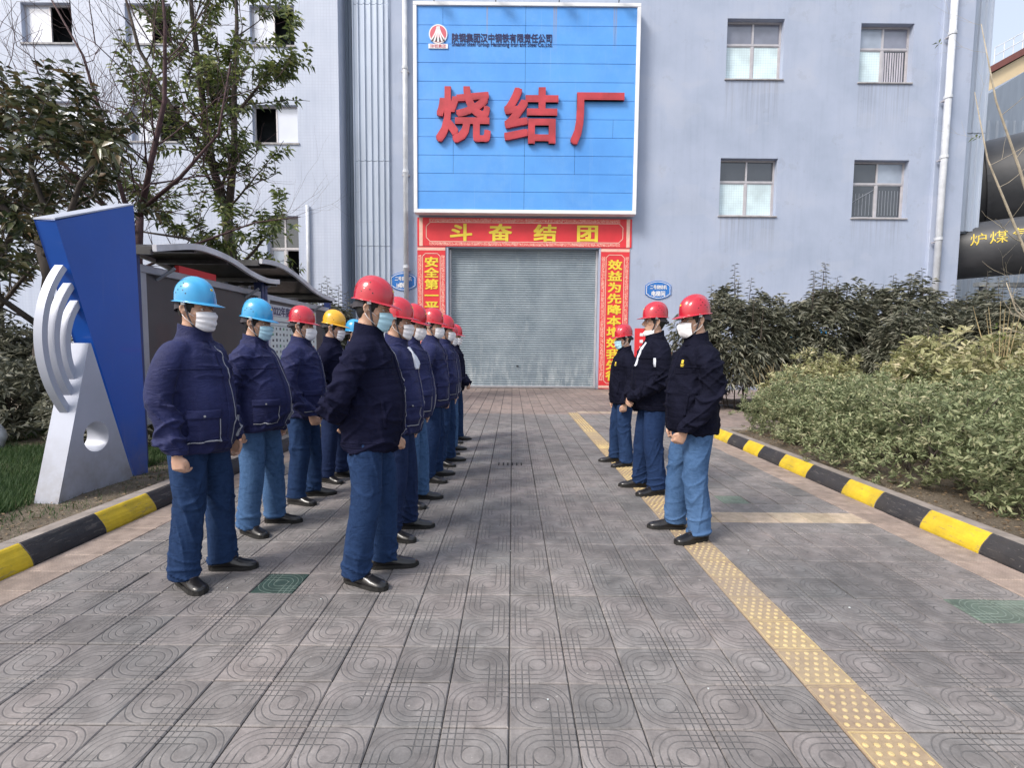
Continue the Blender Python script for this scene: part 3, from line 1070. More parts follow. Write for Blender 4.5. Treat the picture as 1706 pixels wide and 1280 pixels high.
def banner(nm, lab, x0, x1, z0, z1, chars, horiz):
    t = thing(nm, lab, 'banner', (0, 0, 0), group='red slogan boards round the factory door')
    y = WY - .03
    b = MB(); b.box(x0, x1, y, WY - .003, z0, z1); b.obj('board', m_bred, t)
    L, H_ = x1 - x0, z1 - z0
    # printed border: scroll strips and thin frame line with cut corners
    e = .004
    b = MB()
    if horiz:
        for (a0, a1) in ((z0 + .03, z0 + .14), (z1 - .14, z1 - .03)):
            b.box(x0 + .42, x1 - .42, y - e, y - .0005, a0, a1)
    else:
        for (a0, a1) in ((x0 + .03, x0 + .15), (x1 - .15, x1 - .03)):
            b.box(a0, a1, y - e, y - .0005, z0 + .3, z1 - .3)
    b.obj('scroll_print', m_scroll, t)
    b = MB()
    if horiz:
        b.box(x0 + .07, x0 + .19, y - .003, y - .0005, z0 + .002, z1 - .002); b.box(x1 - .19, x1 - .07, y - .003, y - .0005, z0 + .002, z1 - .002)
    else:
        b.box(x0 + .002, x1 - .002, y - .003, y - .0005, z1 - .13, z1 - .03); b.box(x0 + .002, x1 - .002, y - .003, y - .0005, z0 + .03, z0 + .12)
    i_ = .165
    if horiz:
        ix0, ix1, iz0, iz1, c = x0 + .32, x1 - .32, z0 + i_, z1 - i_, .14
    else:
        ix0, ix1, iz0, iz1, c = x0 + i_ + .02, x1 - i_ - .02, z0 + .2, z1 - .24, .1
    pts = [(ix0 + c, iz0), (ix1 - c, iz0), (ix1, iz0 + c), (ix1, iz1 - c), (ix1 - c, iz1), (ix0 + c, iz1), (ix0, iz1 - c), (ix0, iz0 + c)]
    for k_ in range(8):
        p, q = Vector(pts[k_]), Vector(pts[(k_ + 1) % 8])
        d_ = (q - p).normalized(); nn = Vector((-d_.y, d_.x)) * .012
        b.prism([p - nn, q - nn, q + nn, p + nn], 'y', y - .0065, y - .0045)
    b.obj('border_print', m_cream, t)
    for ch, cx_, cz_, w_, h_ in chars:
        text('character', ch, cx_, cz_, w_, h_, y - .002, m_yel, t, bold=.028, depth=.012)
    return t
hz = [(c, x, 5.55, .84, .62) for c, x in zip('斗奋结团', (-1.86, -.46, 1.14, 2.64))]
banner('slogan_board', 'wide red header board over the door with four yellow characters', -3.42, 4.22, 5.06, 6.06, hz, True)
vl = [(c, -2.915, z, .52, .37) for c, z in zip('安全第一平', (4.50, 4.12, 3.71, 3.31, 2.94))]
banner('slogan_board', 'tall red board left of the shutter behind the red helmets', -3.42, -2.42, .0, 5.04, vl, False)
vr = [(c, 3.65, 4.45 - i * .3975, .52, .37) for i, c in enumerate('效益为先降本增效我先行')]
banner('slogan_board', 'tall red board right of the shutter beginning with a yellow character', 3.14, 4.16, .0, 5.04, vr, False)

# blue wall plates
m_plate = simple('blue_enamel_plate', (.03, .17, .52), .35, .08, 4, 0)
def plate(x, z, w, h, l1, l2, lab):
    t = thing('wall_plate', lab, 'wall plate', (x, WY - .03, z), group='blue location plates on the factory wall')
    def shape(s, tx=.0):
        W_, H2 = w / 2 * s - tx, h / 2 * s - tx
        nt = .045
        pts = []
        def arc(sgn):
            return [(-W_ * .78 + 2 * W_ * .78 * k / 10, sgn * (H2 * .72 + H2 * .28 * math.sin(math.pi * k / 10))) for k in range(11)]
        top = arc(1); bot = arc(-1)[::-1]
        return [(-W_, -H2 * .5), (-W_, H2 * .5), (-W_ + nt, H2 * .5 + .02)] + top + [(W_ - nt, H2 * .5 + .02), (W_, H2 * .5), (W_, -H2 * .5), (W_ - nt, -H2 * .5 - .02)] + bot + [(-W_ + nt, -H2 * .5 - .02)]
    b = MB(); b.prism(shape(1), 'y', 0, .025); b.obj('plate', m_plate, t)
    so, si = shape(1, .03), shape(1, .05)
    b = MB()
    for k_ in range(len(so)):
        j = (k_ + 1) % len(so)
        b.add([(so[k_][0], -.003, so[k_][1]), (so[j][0], -.003, so[j][1]), (si[j][0], -.003, si[j][1]), (si[k_][0], -.003, si[k_][1])], [(0, 1, 2, 3)])
    b.obj('white_outline', m_white, t)
    text('lettering', l1, 0, .10, w * .66, .16, -.003, m_white, t, bold=.02, depth=.004)
    text('lettering', l2, 0, -.13, w * .56, .20, -.003, m_white, t, bold=.028, depth=.004)
plate(-3.93, 3.80, .92, .66, '二号烧结机', '1#楼梯口', 'blue location plate partly behind the drainpipe left of the door')
plate(5.22, 3.58, .92, .66, '二号烧结机', '电梯间', 'blue location plate on the bare wall right of the door')
t = thing('safety_notice', 'small red notice on the wall behind the men in black jackets', 'notice', (0, 0, 0))
b = MB(); b.box(4.42, 4.90, WY - .03, WY - .003, .95, 2.2); b.obj('board', m_bred, t)
b = MB()
for k_ in range(4): b.box(4.60, 4.72, WY - .034, WY - .031, 1.2 + .24 * k_, 1.31 + .24 * k_)
b.obj('notice_print', m_white, t, kind='stuff')
# red hose box rail at the foot of the wall and blue boards behind the hedge
t = thing('notice_rail', 'low red rail board on the wall right of the door', 'notice', (0, 0, 0))
b = MB(); b.box(5.0, 6.7, WY - .05, WY - .003, 1.18, 1.33); b.obj('board', m_bred, t)
t = thing('information_board', 'bright blue information board glimpsed through the dark hedge', 'notice board', (9.2, 15.6, 0))
b = MB(); b.box(-.5, .7, 0, .05, 1.35, 2.1); b.obj('panel', simple('bright_blue_print', (.03, .30, .70), .4, .3, 3, 0), t)
b = MB(); b.box(-.5, .7, -.004, .046, .85, 1.345); b.obj('lower_panel', m_white, t)
for xx in (-.55, .70):
    b = MB(); b.box(xx, xx + .05, 0, .05, 0, 2.15); b.obj('leg', m_alu, t)

# ---------------------------------------------------------------- gas pipes and the plant on the right
m_duct = NT('dark_gas_pipe_paint')
P = m_duct.pos('World')
c = m_duct.ramp(m_duct.noise(P, .7, 5, .6), [(.3, (.028, .031, .036)), (.7, (.07, .072, .08))])
m_duct.set(col=c, rough=.45, spec=.5)
m_duct.bump(m_duct.noise(P, 3, 3), .15, .02)
m_duct = m_duct.m
m_ylet = simple('yellow_pipe_lettering', (.66, .50, .05), .6, .15, 3, 0)
def big_pipe(lab, a, bb, r, flanges, name='gas_pipe', letters=None):
    a, bb = Vector(a), Vector(bb)
    t = thing(name, lab, 'gas pipe', tuple((a + bb) / 2))
    c0 = (a + bb) / 2
    b = MB(); b.tube([a - c0, bb - c0], r, 48); o = b.obj('pipe_body', m_duct, t); smooth_by_angle(o.data, 50)
    d = (bb - a).normalized()
    for f_ in flanges:
        p = a.lerp(bb, f_) - c0
        b = MB(); b.tube([p - d * .06, p + d * .06], r * 1.05, 48); b.obj('flange', m_duct, t)
    if letters:
        u = Vector((0, 0, 1)) - d * d.z
        u.normalize()
        w = d.cross(u)
        if w.y > 0: w = -w          # side that faces the camera
        for ch, s, size, hgt in letters:
            V, F = glyphs(ch, 0.0, 1.0)
            out = []
            for v in V:
                ang = hgt + (v[1] - .38) * size / r
                rr = r + .004 + (v[2] + .5) * .012
                out.append((a - c0) + d * (s + (v[0] - .5) * size) + (w * math.cos(ang) + u * math.sin(ang)) * rr)
            link('character', mesh_np('character', out, F, m_ylet), t)
        V = [(a - c0) + d * 5.75 + (w * math.cos(.2) + u * math.sin(.2)) * (r + .02)]
        for k in range(28):
            q = 2 * math.pi * k / 28
            an = .2 + .42 * math.sin(q) / r
            V.append((a - c0) + d * (5.75 + .42 * math.cos(q)) + (w * math.cos(an) + u * math.sin(an)) * (r + .012))
        link('round_mark', mesh_np('round_mark', V, [(0, 1 + k, 1 + (k + 1) % 28) for k in range(28)], m_ylet), t)
    return t
big_pipe('black gas pipe with yellow characters at the right edge', (14.6, 21.2, 5.15), (22.0, 15.2, 5.45), 1.02, [.72], letters=[('炉', 3.60, .48, .25), ('煤', 4.12, .50, .25), ('气', 4.72, .54, .25)])
big_pipe('larger black duct above the lettered gas pipe', (15.4, 26.0, 7.9), (27.5, 17.2, 9.2), 2.1, [.30, .42], name='gas_duct')
t = thing('pipe_support', 'steel trestle carrying the black gas pipe behind the hedge', 'trestle', (18.2, 18.4, 0))
m_steel = simple('grey_painted_steel', (.20, .22, .24), .6, .2, 3, .1, 30)
for xx in (-.9, .9):
    b = MB(); b.box(xx - .1, xx + .1, -.1, .1, 0, 3.9); b.obj('post', m_steel, t)
b = MB(); b.box(-1.2, 1.2, -.12, .12, 3.85, 4.0); b.obj('cross_beam', m_steel, t)
b = MB(); b.tube([(-.9, 0, .3), (.9, 0, 3.7)], .05, 6); b.obj('brace', m_steel, t)

plant = thing('plant_building', 'cream clad plant building far behind with outside stairs', 'building', (34, 40, 0))
m_crm = simple('cream_steel_wall', (.62, .50, .32), .6, .06, .6, .05, 10, kind='World')
m_brn = simple('brown_roof_edge', (.17, .06, .05), .6, .1, 2, 0)
b = MB()
b.prism([(2.5, 0), (2.5, 22.8), (14, 29.3), (14, 0)], 'y', 0, 12)
b.obj('wall', m_crm, plant)
b = MB(); b.prism([(2.3, 22.8), (2.3, 23.3), (14.2, 30.0), (14.2, 29.4)], 'y', -.3, 12.2); b.obj('roof_edge', m_brn, plant)
b = MB()
for k_ in range(16):
    x = 2.9 + k_ * .7; z = 23.4 + (x - 2.5) * .56
    b.tube([(x, -.2, z), (x, -.2, z + 1.25)], .035, 5)
for dz in (.65, 1.25):
    b.tube([(2.9, -.2, 23.4 + .22 + dz), (13.4, -.2, 29.5 + dz)], .035, 5)
b.obj('roof_railing', m_pipe, plant)
st_ = MB()
for dz in (0, .5, 1.0):
    st_.tube([(1.2, -1.2, 18.4 + dz), (10.5, -1.2, 27.2 + dz)], .045, 5)
for k_ in range(22):
    f_ = k_ / 21; x = 1.2 + 9.3 * f_; z = 18.4 + 8.8 * f_
    st_.tube([(x, -1.2, z - .1), (x, -1.2, z + 1.05)], .03, 4)
    st_.box(x - .12, x + .12, -1.2, -.4, z - .14, z - .10)
st_.obj('outside_stairs', m_pipe, plant)
shed = thing('grey_shed', 'grey ribbed shed in front of the cream plant building', 'building', (26, 30, 0))
corrugated(-.6, 12, 0, 15.0, 0, .5, .1, 'wall', m_clad_d, shed)
b = MB(); b.box(-.6, 12, .02, 8, 0, 14.95); b.obj('core', m_clad_d, shed)
b = MB(); b.prism([(-.8, 15.0), (4, 18.0), (12.2, 19.4), (12.2, 15.0)], 'y', .1, 8); b.obj('roof', m_clad_d, shed)
# ================================================================ PEOPLE
def ring_pts(c, ax, ay, rx, ry, n, e=2.0, front=None):
    """closed ring round c in the plane (ax, ay); rx may differ on the + and - side (front)."""
    out = []
    for k in range(n):
        a = 2 * math.pi * k / n
        ca, sa = math.cos(a), math.sin(a)
        x = abs(ca) ** (2 / e) * (1 if ca >= 0 else -1)
        y = abs(sa) ** (2 / e) * (1 if sa >= 0 else -1)
        r1 = rx[0] if (isinstance(rx, tuple) and ca >= 0) else (rx[1] if isinstance(rx, tuple) else rx)
        out.append(c + ax * (x * r1) + ay * (y * ry))
    return out

def loft(b, rings, mi=0, cap=True):
    n = len(rings[0])
    V = [p for r_ in rings for p in r_]
    F = []
    for i in range(len(rings) - 1):
        for k in range(n):
            k2 = (k + 1) % n
            F.append((i * n + k, i * n + k2, (i + 1) * n + k2, (i + 1) * n + k))
    if cap:
        F.append(tuple(reversed(range(n))))
        F.append(tuple((len(rings) - 1) * n + k for k in range(n)))
    b.add(V, F, mi)

EX, EY, EZ = Vector((1, 0, 0)), Vector((0, 1, 0)), Vector((0, 0, 1))

def zloft(b, rows, n=28, e=2.2, yo=0):
    """rows: (z, front, back, halfwidth[, xshift])"""
    loft(b, [ring_pts(Vector((r_[4] if len(r_) > 4 else 0, yo, r_[0])), EX, EY, (r_[1], r_[2]), r_[3], n, e) for r_ in rows])

def limb(b, pts, radii, n=14, ref=EX, sub=4):
    """smooth tapered limb through pts; radii are r or (r_ref, r_side)."""
    P = [Vector(p) for p in pts]
    R_ = [r_ if isinstance(r_, tuple) else (r_, r_) for r_ in radii]
    # catmull-rom resample
    out, rr = [], []
    for i in range(len(P) - 1):
        p0, p1, p2, p3 = P[max(i - 1, 0)], P[i], P[i + 1], P[min(i + 2, len(P) - 1)]
        for s in range(sub):
            t = s / sub
            out.append(.5 * ((2 * p1) + (p2 - p0) * t + (2 * p0 - 5 * p1 + 4 * p2 - p3) * t * t + (3 * p1 - p0 - 3 * p2 + p3) * t ** 3))
            rr.append(tuple(R_[i][k] * (1 - t) + R_[i + 1][k] * t for k in (0, 1)))
    out.append(P[-1]); rr.append(R_[-1])
    rings = []
    for i, p in enumerate(out):
        d = (out[min(i + 1, len(out) - 1)] - out[max(i - 1, 0)]).normalized()
        a = (ref - d * ref.dot(d))
        if a.length < 1e-4: a = d.orthogonal()
        a.normalize()
        c = d.cross(a)
        rings.append(ring_pts(p, a, c, rr[i][0], rr[i][1], n))
    loft(b, rings)
    return out

def ball(b, c, r, n=12, m=8):
    r = r if isinstance(r, tuple) else (r, r, r)
    rings = []
    for j in range(m + 1):
        a = math.pi * (j + .02) / (m + .04) - math.pi / 2
        rings.append([Vector((c[0] + r[0] * math.cos(a) * math.cos(2 * math.pi * k / n), c[1] + r[1] * math.cos(a) * math.sin(2 * math.pi * k / n), c[2] + r[2] * math.sin(a))) for k in range(n)])
    loft(b, rings)

def fuse(b, name, mat, voxel, smooth=3, disp=None):
    """merge the overlapping closed pieces of b into one continuous skin."""
    me0 = b.mesh(name, mat, fixn=True)
    o = bpy.data.objects.new(name, me0)
    COL.objects.link(o)
    m = o.modifiers.new('r', 'REMESH')
    m.mode = 'VOXEL'; m.voxel_size = voxel; m.use_smooth_shade = True
    if smooth:
        s = o.modifiers.new('s', 'SMOOTH'); s.factor = .5; s.iterations = smooth
    bpy.context.view_layer.update()
    dg = bpy.context.evaluated_depsgraph_get()
    me = bpy.data.meshes.new_from_object(o.evaluated_get(dg))
    bpy.data.objects.remove(o); bpy.data.meshes.remove(me0)
    me.name = name
    if disp:
        n = len(me.vertices)
        co = np.zeros(n * 3, np.float32); me.vertices.foreach_get('co', co)
        no = np.zeros(n * 3, np.float32); me.vertices.foreach_get('normal', no)
        co = co.reshape(-1, 3); no = no.reshape(-1, 3)
        d = np.array([disp(c) for c in co], np.float32)
        co += no * d[:, None]
        me.vertices.foreach_set('co', co.ravel())
    me.polygons.foreach_set('use_smooth', np.ones(len(me.polygons), dtype=bool))
    if not me.materials:
        me.materials.append(mat)
    me.update()
    return me

# ---------------------------------------------------------------- materials of the figures
def skin_mat():
    n = NT('skin')
    P = n.pos('Object')
    c = n.ramp(n.noise(P, 14, 4, .6), [(.3, (.46, .27, .19)), (.7, (.60, .38, .28))])
    n.set(col=c, rough=.5, spec=.4)
    n.b.inputs['Subsurface Weight'].default_value = .15
    n.b.inputs['Subsurface Radius'].default_value = (.02, .008, .004)
    n.b.inputs['Subsurface Scale'].default_value = .5
    n.bump(n.noise(P, 160, 3), .12, .001)
    return n.m
m_skin = skin_mat()
def fabric(name, col, hi, weave=420, rough=.85, stretch=(1, 1, 1), sheen=.04, crease=.34, spec=.22, frough=.7):
    n = NT(name)
    P = n.pos('Object')
    big = n.noise(P, 5, 5, .65)
    c = n.ramp(big, [(.32, col), (.72, hi)])
    cr0 = n.noise(n.mapping(P, (5, 5, 15), (.35, .25, 0)), 1.5, 6, .6, 1.2)
    cr = n.m_('POWER', n.m_('SUBTRACT', 1, n.m_('MULTIPLY', n.m_('ABSOLUTE', n.m_('SUBTRACT', cr0, .5)), 3.2), clamp=True), 1.6)
    fine = n.noise(n.mapping(P, stretch), weave, 2)
    c = n.mix(.3, c, n.ramp(fine, [(.3, (.55, .55, .55)), (.7, (1, 1, 1))]), 'MULTIPLY')
    # lint and dust
    n.set(col=c, rough=frough, spec=spec, sheen=sheen)
    n.b.inputs['Sheen Roughness'].default_value = .5
    b1 = n.new("ShaderNodeBump"); b1.inputs['Strength'].default_value = crease; b1.inputs['Distance'].default_value = .012
    n.link(cr, b1.inputs['Height'])
    n.bump(fine, .25, .001, b1.outputs[0])
    return n.m
m_navyj = fabric('navy_purple_work_jacket', (.010, .013, .058), (.026, .033, .118))
m_navyd = fabric('dark_navy_padded_jacket', (.005, .006, .020), (.013, .014, .040), sheen=0, spec=.10, frough=.85)
m_blackj = fabric('black_navy_padded_jacket', (.004, .0045, .012), (.010, .011, .026), sheen=0, spec=.10, frough=.85)
m_collar = fabric('black_knit_collar', (.006, .006, .010), (.012, .012, .018), crease=.2)
def denim(name, lo, hi):
    n = NT(name)
    P = n.pos('Object')
    c = n.ramp(n.noise(n.mapping(P, (1, 1, .45)), 6, 6, .68), [(.3, lo), (.7, hi)])
    w = n.noise(n.mapping(P, (1, 1, .25)), 320, 2)
    c = n.mix(.35, c, n.ramp(w, [(.35, (.5, .5, .55)), (.65, (1, 1, 1))]), 'MULTIPLY')
    cr0 = n.noise(n.mapping(P, (7, 7, 12), (.4, .3, 0)), 1.3, 6, .6, 1.2)
    cr = n.m_('POWER', n.m_('SUBTRACT', 1, n.m_('MULTIPLY', n.m_('ABSOLUTE', n.m_('SUBTRACT', cr0, .5)), 3.2), clamp=True), 1.6)
    c = n.mix(n.m_('MULTIPLY', cr, .35), c, tuple(min(1, k * 1.5) for k in hi))
    n.set(col=c, rough=.9, spec=.1)
    b1 = n.new("ShaderNodeBump"); b1.inputs['Strength'].default_value = .3; b1.inputs['Distance'].default_value = .012
    n.link(cr, b1.inputs['Height'])
    n.bump(w, .2, .001, b1.outputs[0])
    return n.m
m_jean_d = denim('dark_blue_work_trousers', (.008, .017, .050), (.018, .038, .10))
m_jean_m = denim('blue_work_trousers', (.007, .017, .050), (.023, .048, .118))
m_jean_l = denim('washed_blue_jeans', (.022, .058, .140), (.075, .145, .28))
m_jean_n = denim('navy_trousers', (.010, .018, .05), (.018, .03, .08))
m_hair = simple('black_hair', (.010, .009, .009), .55, .3, 40, .6, 180, .002, stretch=(1, 1, .2))
def plastic(name, col):
    n = NT(name)
    P = n.pos('Object')
    c = n.ramp(n.noise(P, 7, 4, .6), [(.3, tuple(k * .86 for k in col)), (.7, col)])
    sc_ = n.m_('MULTIPLY_ADD', n.noise(n.mapping(P, (3, 3, 1)), 30, 4, .7), 3, -1.8, clamp=True)
    c = n.mix(n.m_('MULTIPLY', sc_, .25), c, tuple(min(1, k * 1.2 + .12) for k in col))
    n.set(col=c, rough=n.m_('MULTIPLY_ADD', n.noise(P, 16, 4), .22, .12, clamp=True), spec=.55, coat=.5, crough=.08)
    return n.m
m_hel = {'blue': plastic('sky_blue_helmet_shell', (.035, .34, .66)), 'red': plastic('red_helmet_shell', (.50, .013, .032)), 'yellow': plastic('yellow_helmet_shell', (.80, .42, .015))}
m_strap = simple('dark_grey_webbing', (.045, .04, .05), .8, .2, 20, .2, 200)
m_clip = simple('grey_plastic_clip', (.30, .31, .33), .5, .1, 10, 0)
m_mask_w = simple('white_mask_fabric', (.80, .79, .82), .85, .04, 12, .2, 160, .001)
m_mask_b = simple('pale_blue_mask_fabric', (.42, .66, .78), .85, .05, 12, .2, 160, .001)
m_shoe = simple('black_shoe_leather', (.012, .011, .012), .32, .3, 18, .3, 60, .002, coat=.25)
m_sole = simple('black_rubber_sole', (.016, .015, .014), .85, .3, 20, .3, 90)
m_pipe_g = simple('grey_reflective_piping', (.32, .33, .38), .5, .05, 10, 0)
m_eye_w = simple('eye_white', (.75, .72, .70), .25, .02, 5, 0)
m_eye_b = simple('dark_iris', (.015, .010, .008), .2, .05, 5, 0)
m_lip = simple('lip', (.36, .13, .11), .5, .1, 20, 0)
m_shirt = simple('white_shirt_collar', (.72, .76, .86), .8, .05, 8, .1, 200)
m_ylogo = simple('yellow_embroidery', (.80, .60, .06), .7, .15, 60, .4, 200)
m_lens_rim = simple('thin_glasses_rim', (.03, .02, .02), .35, .1, 5, 0)

HEAD_ROWS = [(-.012, .068, -.015, .024), (.000, .082, .008, .036), (.020, .087, .045, .052), (.045, .086, .066, .061), (.070, .088, .080, .067),
             (.095, .087, .092, .071), (.120, .083, .098, .0745), (.145, .089, .101, .077), (.172, .086, .101, .0775), (.198, .073, .091, .070),
             (.219, .047, .068, .053), (.232, .012, .034, .026)]
CHIN = 1.508

def nz(v, sx, sy, sz, o=0):
    return noise.noise(Vector((v[0] * sx + o, v[1] * sy - o, v[2] * sz + o * .7)))

def make_hand(b, wrist, d, side, palm, curl=1.0, det=True):
    """palm, four unequal fingers and a thumb; d = direction of the forearm, palm = direction the palm faces."""
    d = Vector(d).normalized()
    palm = Vector(palm); palm = (palm - d * palm.dot(d)).normalized()
    sp = d.cross(palm).normalized()
    if sp.x < 0: sp = -sp              # towards the thumb (front)
    w = Vector(wrist)
    limb(b, [w - d * .05, w, w + d * .04, w + d * .082], [(.026, .026), (.029, .019), (.040, .0165), (.041, .013)], 12, sp, 3)
    L = [.070, .078, .074, .058]
    for i in range(4):
        off = (1.5 - i) * .0195
        p = w + d * (.078 - abs(i - 1.2) * .003) + sp * off
        ang = .0
        dirv = d.copy()
        pts = [p - d * .02, p]
        for s, (fr, cu) in enumerate(((.42, 42), (.33, 50), (.25, 34))):
            ang += rad(cu) * curl * (1 + .06 * i)
            dirv = d * math.cos(ang) + palm * math.sin(ang)
            p = p + dirv * L[i] * fr
            pts.append(p)
        limb(b, pts, [.0095, .0098, .0090, .0082, .0066], 8, sp, 2)
    tp = w + d * .022 + sp * .030
    limb(b, [tp - sp * .012, tp + d * .018 + sp * .012 + palm * .006, tp + d * .044 + sp * .012 + palm * .018, tp + d * .062 + sp * .002 + palm * .024],
         [.0135, .0125, .0105, .008], 8, palm, 2)

def sleeve_path(pose, side):
    s = side
    sh = (-.005, s * .152, 1.375)
    if pose == 'hang':
        return [sh, (-.015, s * .215, 1.27), (-.035, s * .242, 1.12), (.005, s * .250, .98), (.055, s * .248, .845)], (.10, s * -.02, -.99), (0.1, -s, 0)
    if pose == 'hang_back':
        return [sh, (-.03, s * .215, 1.27), (-.07, s * .242, 1.12), (-.06, s * .250, .98), (-.02, s * .245, .86)], (.08, s * -.05, -.99), (0.1, -s, 0)
    if pose == 'back':
        return [sh, (-.050, s * .215, 1.27), (-.105, s * .245, 1.12), (-.165, s * .165, 1.03), (-.180, s * .04, .99)], (-.05, -s * .95, -.15), (-.6, 0, .5)
    if pose == 'back_far':
        return [sh, (-.050, s * .215, 1.27), (-.09, s * .245, 1.12), (-.125, s * .20, 1.02), (-.14, s * .13, .97)], (0, -s * .7, -.6), (-.6, 0, .5)
    if pose == 'clasp':
        return [sh, (.0, s * .215, 1.27), (-.01, s * .245, 1.11), (.11, s * .205, .99), (.205, s * .080, .915)], (.35, -s * .85, -.35), (-.9, 0, -.3)
    if pose == 'front':     # forearm slightly forward, hand on the thigh
        return [sh, (-.01, s * .215, 1.27), (-.02, s * .245, 1.12), (.050, s * .240, .97), (.140, s * .200, .850)], (.35, -s * .25, -.9), (0, -s, -.1)

def person(label, x, y, face, H, helmet, mask, jacket, trousers, pose=('hang', 'hang'), belly=0.0, g=1.0, head=(0, 0), detail=2, stance=(.0, .0, .15, .13),
           pockets=True, shirt=False, glasses=False, emblem=False, style='parka', seed=1, piping=True, toe=(20, 14), collar_open=False, lanyard=False, group=None, arm_badge=False):
    """local axes: +x forward, +y to the left of the figure."""
    s = H / 1.79
    root = thing('person', label, 'person', (x, y, 0), rad(face), group=group)
    root.scale = (s, s, s)
    vox_c = {2: .0080, 1: .012, 0: .016}[detail]
    vox_s = {2: .0048, 1: .0065, 0: .009}[detail]
    rs = seed * 3.7
    bl = belly
    # ---- body: one continuous skin
    b = MB()
    hy, hp = head       # turn, nod in degrees
    HM = Matrix.Translation((.012, 0, CHIN - .005)) @ Matrix.Rotation(rad(hy), 4, 'Z') @ Matrix.Rotation(rad(hp), 4, 'Y')
    hb = MB()
    zloft(hb, HEAD_ROWS, 30, 2.15)
    limb(hb, [(.074, 0, .135), (.094, 0, .108), (.106, 0, .086), (.096, 0, .074)], [.008, .010, .0145, .010], 8, EY, 3)
    ball(hb, (.095, .011, .079), (.011, .008, .007)); ball(hb, (.095, -.011, .079), (.011, .008, .007))
    ball(hb, (.0845, 0, .050), (.014, .022, .006)); ball(hb, (.083, 0, .040), (.014, .018, .006)); ball(hb, (.078, 0, .014), (.018, .022, .014))
    for sd in (1, -1):
        ball(hb, (.070, sd * .034, .132), (.020, .022, .008))
        ball(hb, (.052, sd * .042, .090), (.022, .022, .018))
        # ear
        limb(hb, [(-.010, sd * .070, .074), (-.012, sd * .079, .086), (-.020, sd * .087, .108), (-.014, sd * .089, .128), (-.002, sd * .084, .132), (.003, sd * .076, .118)],
             [(.006, .005), (.007, .006), (.007, .005), (.007, .005), (.006, .005), (.005, .005)], 8, EX, 2)
        ball(hb, (-.008, sd * .079, .107), (.013, .004, .022))
    hb.V = [tuple(HM @ Vector(v)) for v in hb.V]
    b.add(hb.V, hb.F)
    hc = HM @ Vector((-.012, 0, .05))
    limb(b, [(-.02, 0, 1.36), (-.015, 0, 1.44), (-.006, 0, 1.51), tuple(hc)], [(.08, .10), (.062, .062), (.058, .058), (.056, .056)], 18)
    zloft(b, [(.84, .09, .09, .13), (1.0, .10, .09, .12), (1.25, .09, .08, .13), (1.38, .07, .07, .13)], 16)
    for sd in (1, -1):
        limb(b, [(0, sd * .085, .90), (.01, sd * .095, .62)], [.065, .05], 10)
        path, d, palm = sleeve_path(pose[0] if sd == 1 else pose[1], sd)
        pp = [Vector(p) for p in path]
        limb(b, [pp[0], pp[2], pp[4]], [.045, .036, .027], 10)
        make_hand(b, pp[4] + Vector(d).normalized() * .035, d, sd, palm, 1.0 if pose[0 if sd == 1 else 1] in ('hang', 'hang_back', 'front') else .7)
    body = link('body', fuse(b, 'body', m_skin, vox_s, 2), root)
    # eyes and brows
    for sd in (1, -1):
        if detail == 0: continue
        e_ = MB(); ball(e_, (.0735, sd * .031, .1155), .0100, 10, 8)
        e_.V = [tuple(HM @ Vector(v)) for v in e_.V]
        eo = e_.obj('eye', m_eye_w, body, smooth=True)
        e_ = MB(); ball(e_, (.0812, sd * .0315, .1155), (.0030, .0046, .0046), 10, 6)
        e_.V = [tuple(HM @ Vector(v)) for v in e_.V]
        e_.obj('iris', m_eye_b, eo, smooth=True)
        e_ = MB(); limb(e_, [(.093, sd * .014, .136), (.094, sd * .030, .140), (.083, sd * .050, .136)], [(.003, .004), (.004, .005), (.002, .003)], 6, EX, 3)
        e_.V = [tuple(HM @ Vector(v)) for v in e_.V]
        e_.obj('eyebrow', m_hair, body, smooth=True)
        e_ = MB(); limb(e_, [(.0835, sd * .019, .1190), (.0865, sd * .031, .1210), (.0770, sd * .045, .1180)], [.003, .0042, .003], 6, EX, 3)
        e_.V = [tuple(HM @ Vector(v)) for v in e_.V]
        e_.obj('eyelid', m_skin, body, smooth=True)
    if mask == 'chin':
        e_ = MB(); ball(e_, (.092, 0, .0455), (.008, .022, .0065), 14, 8)
        e_.V = [tuple(HM @ Vector(v)) for v in e_.V]
        e_.obj('lips', m_lip, body, smooth=True)
    # hair: shell over the back and sides
    hb = MB()
    NA, NZ = 30, 14
    V = []
    for j in range(NZ + 1):
        t = j / NZ
        for k in range(NA + 1):
            a = rad(54) + rad(252) * k / NA      # from the left temple round the back to the right temple
            back = abs(math.cos(a)) if math.cos(a) < 0 else 0
            z0 = .118 - .10 * back ** .8 - .028 * (1 if abs(math.cos(a)) < .35 and math.cos(a) > .1 else 0)
            z = z0 + (.225 - z0) * t
            row = HEAD_ROWS[-1]
            for r0, r1 in zip(HEAD_ROWS[:-1], HEAD_ROWS[1:]):
                if r0[0] <= z <= r1[0]:
                    f_ = (z - r0[0]) / (r1[0] - r0[0])
                    row = tuple(r0[q] * (1 - f_) + r1[q] * f_ for q in range(4)); break
            th = .006 * min(1, t * 6 + .15) + .002 * nz((math.cos(a), math.sin(a), z * 10), 6, 6, 3, rs)
            rx = (row[1] if math.cos(a) > 0 else row[2]) + th
            V.append(HM @ Vector((math.cos(a) * rx, math.sin(a) * (row[3] + th), z)))
    F = [(j * (NA + 1) + k, j * (NA + 1) + k + 1, (j + 1) * (NA + 1) + k + 1, (j + 1) * (NA + 1) + k) for j in range(NZ) for k in range(NA)]
    hb.add(V, F)
    hb.obj('hair', m_hair, root, smooth=True)
    # ---- trousers
    b = MB()
    tg = .6 + .4 * g
    sx, sx2, syl, syr = stance      # forward offset of left foot, right foot, sideways of left and right foot
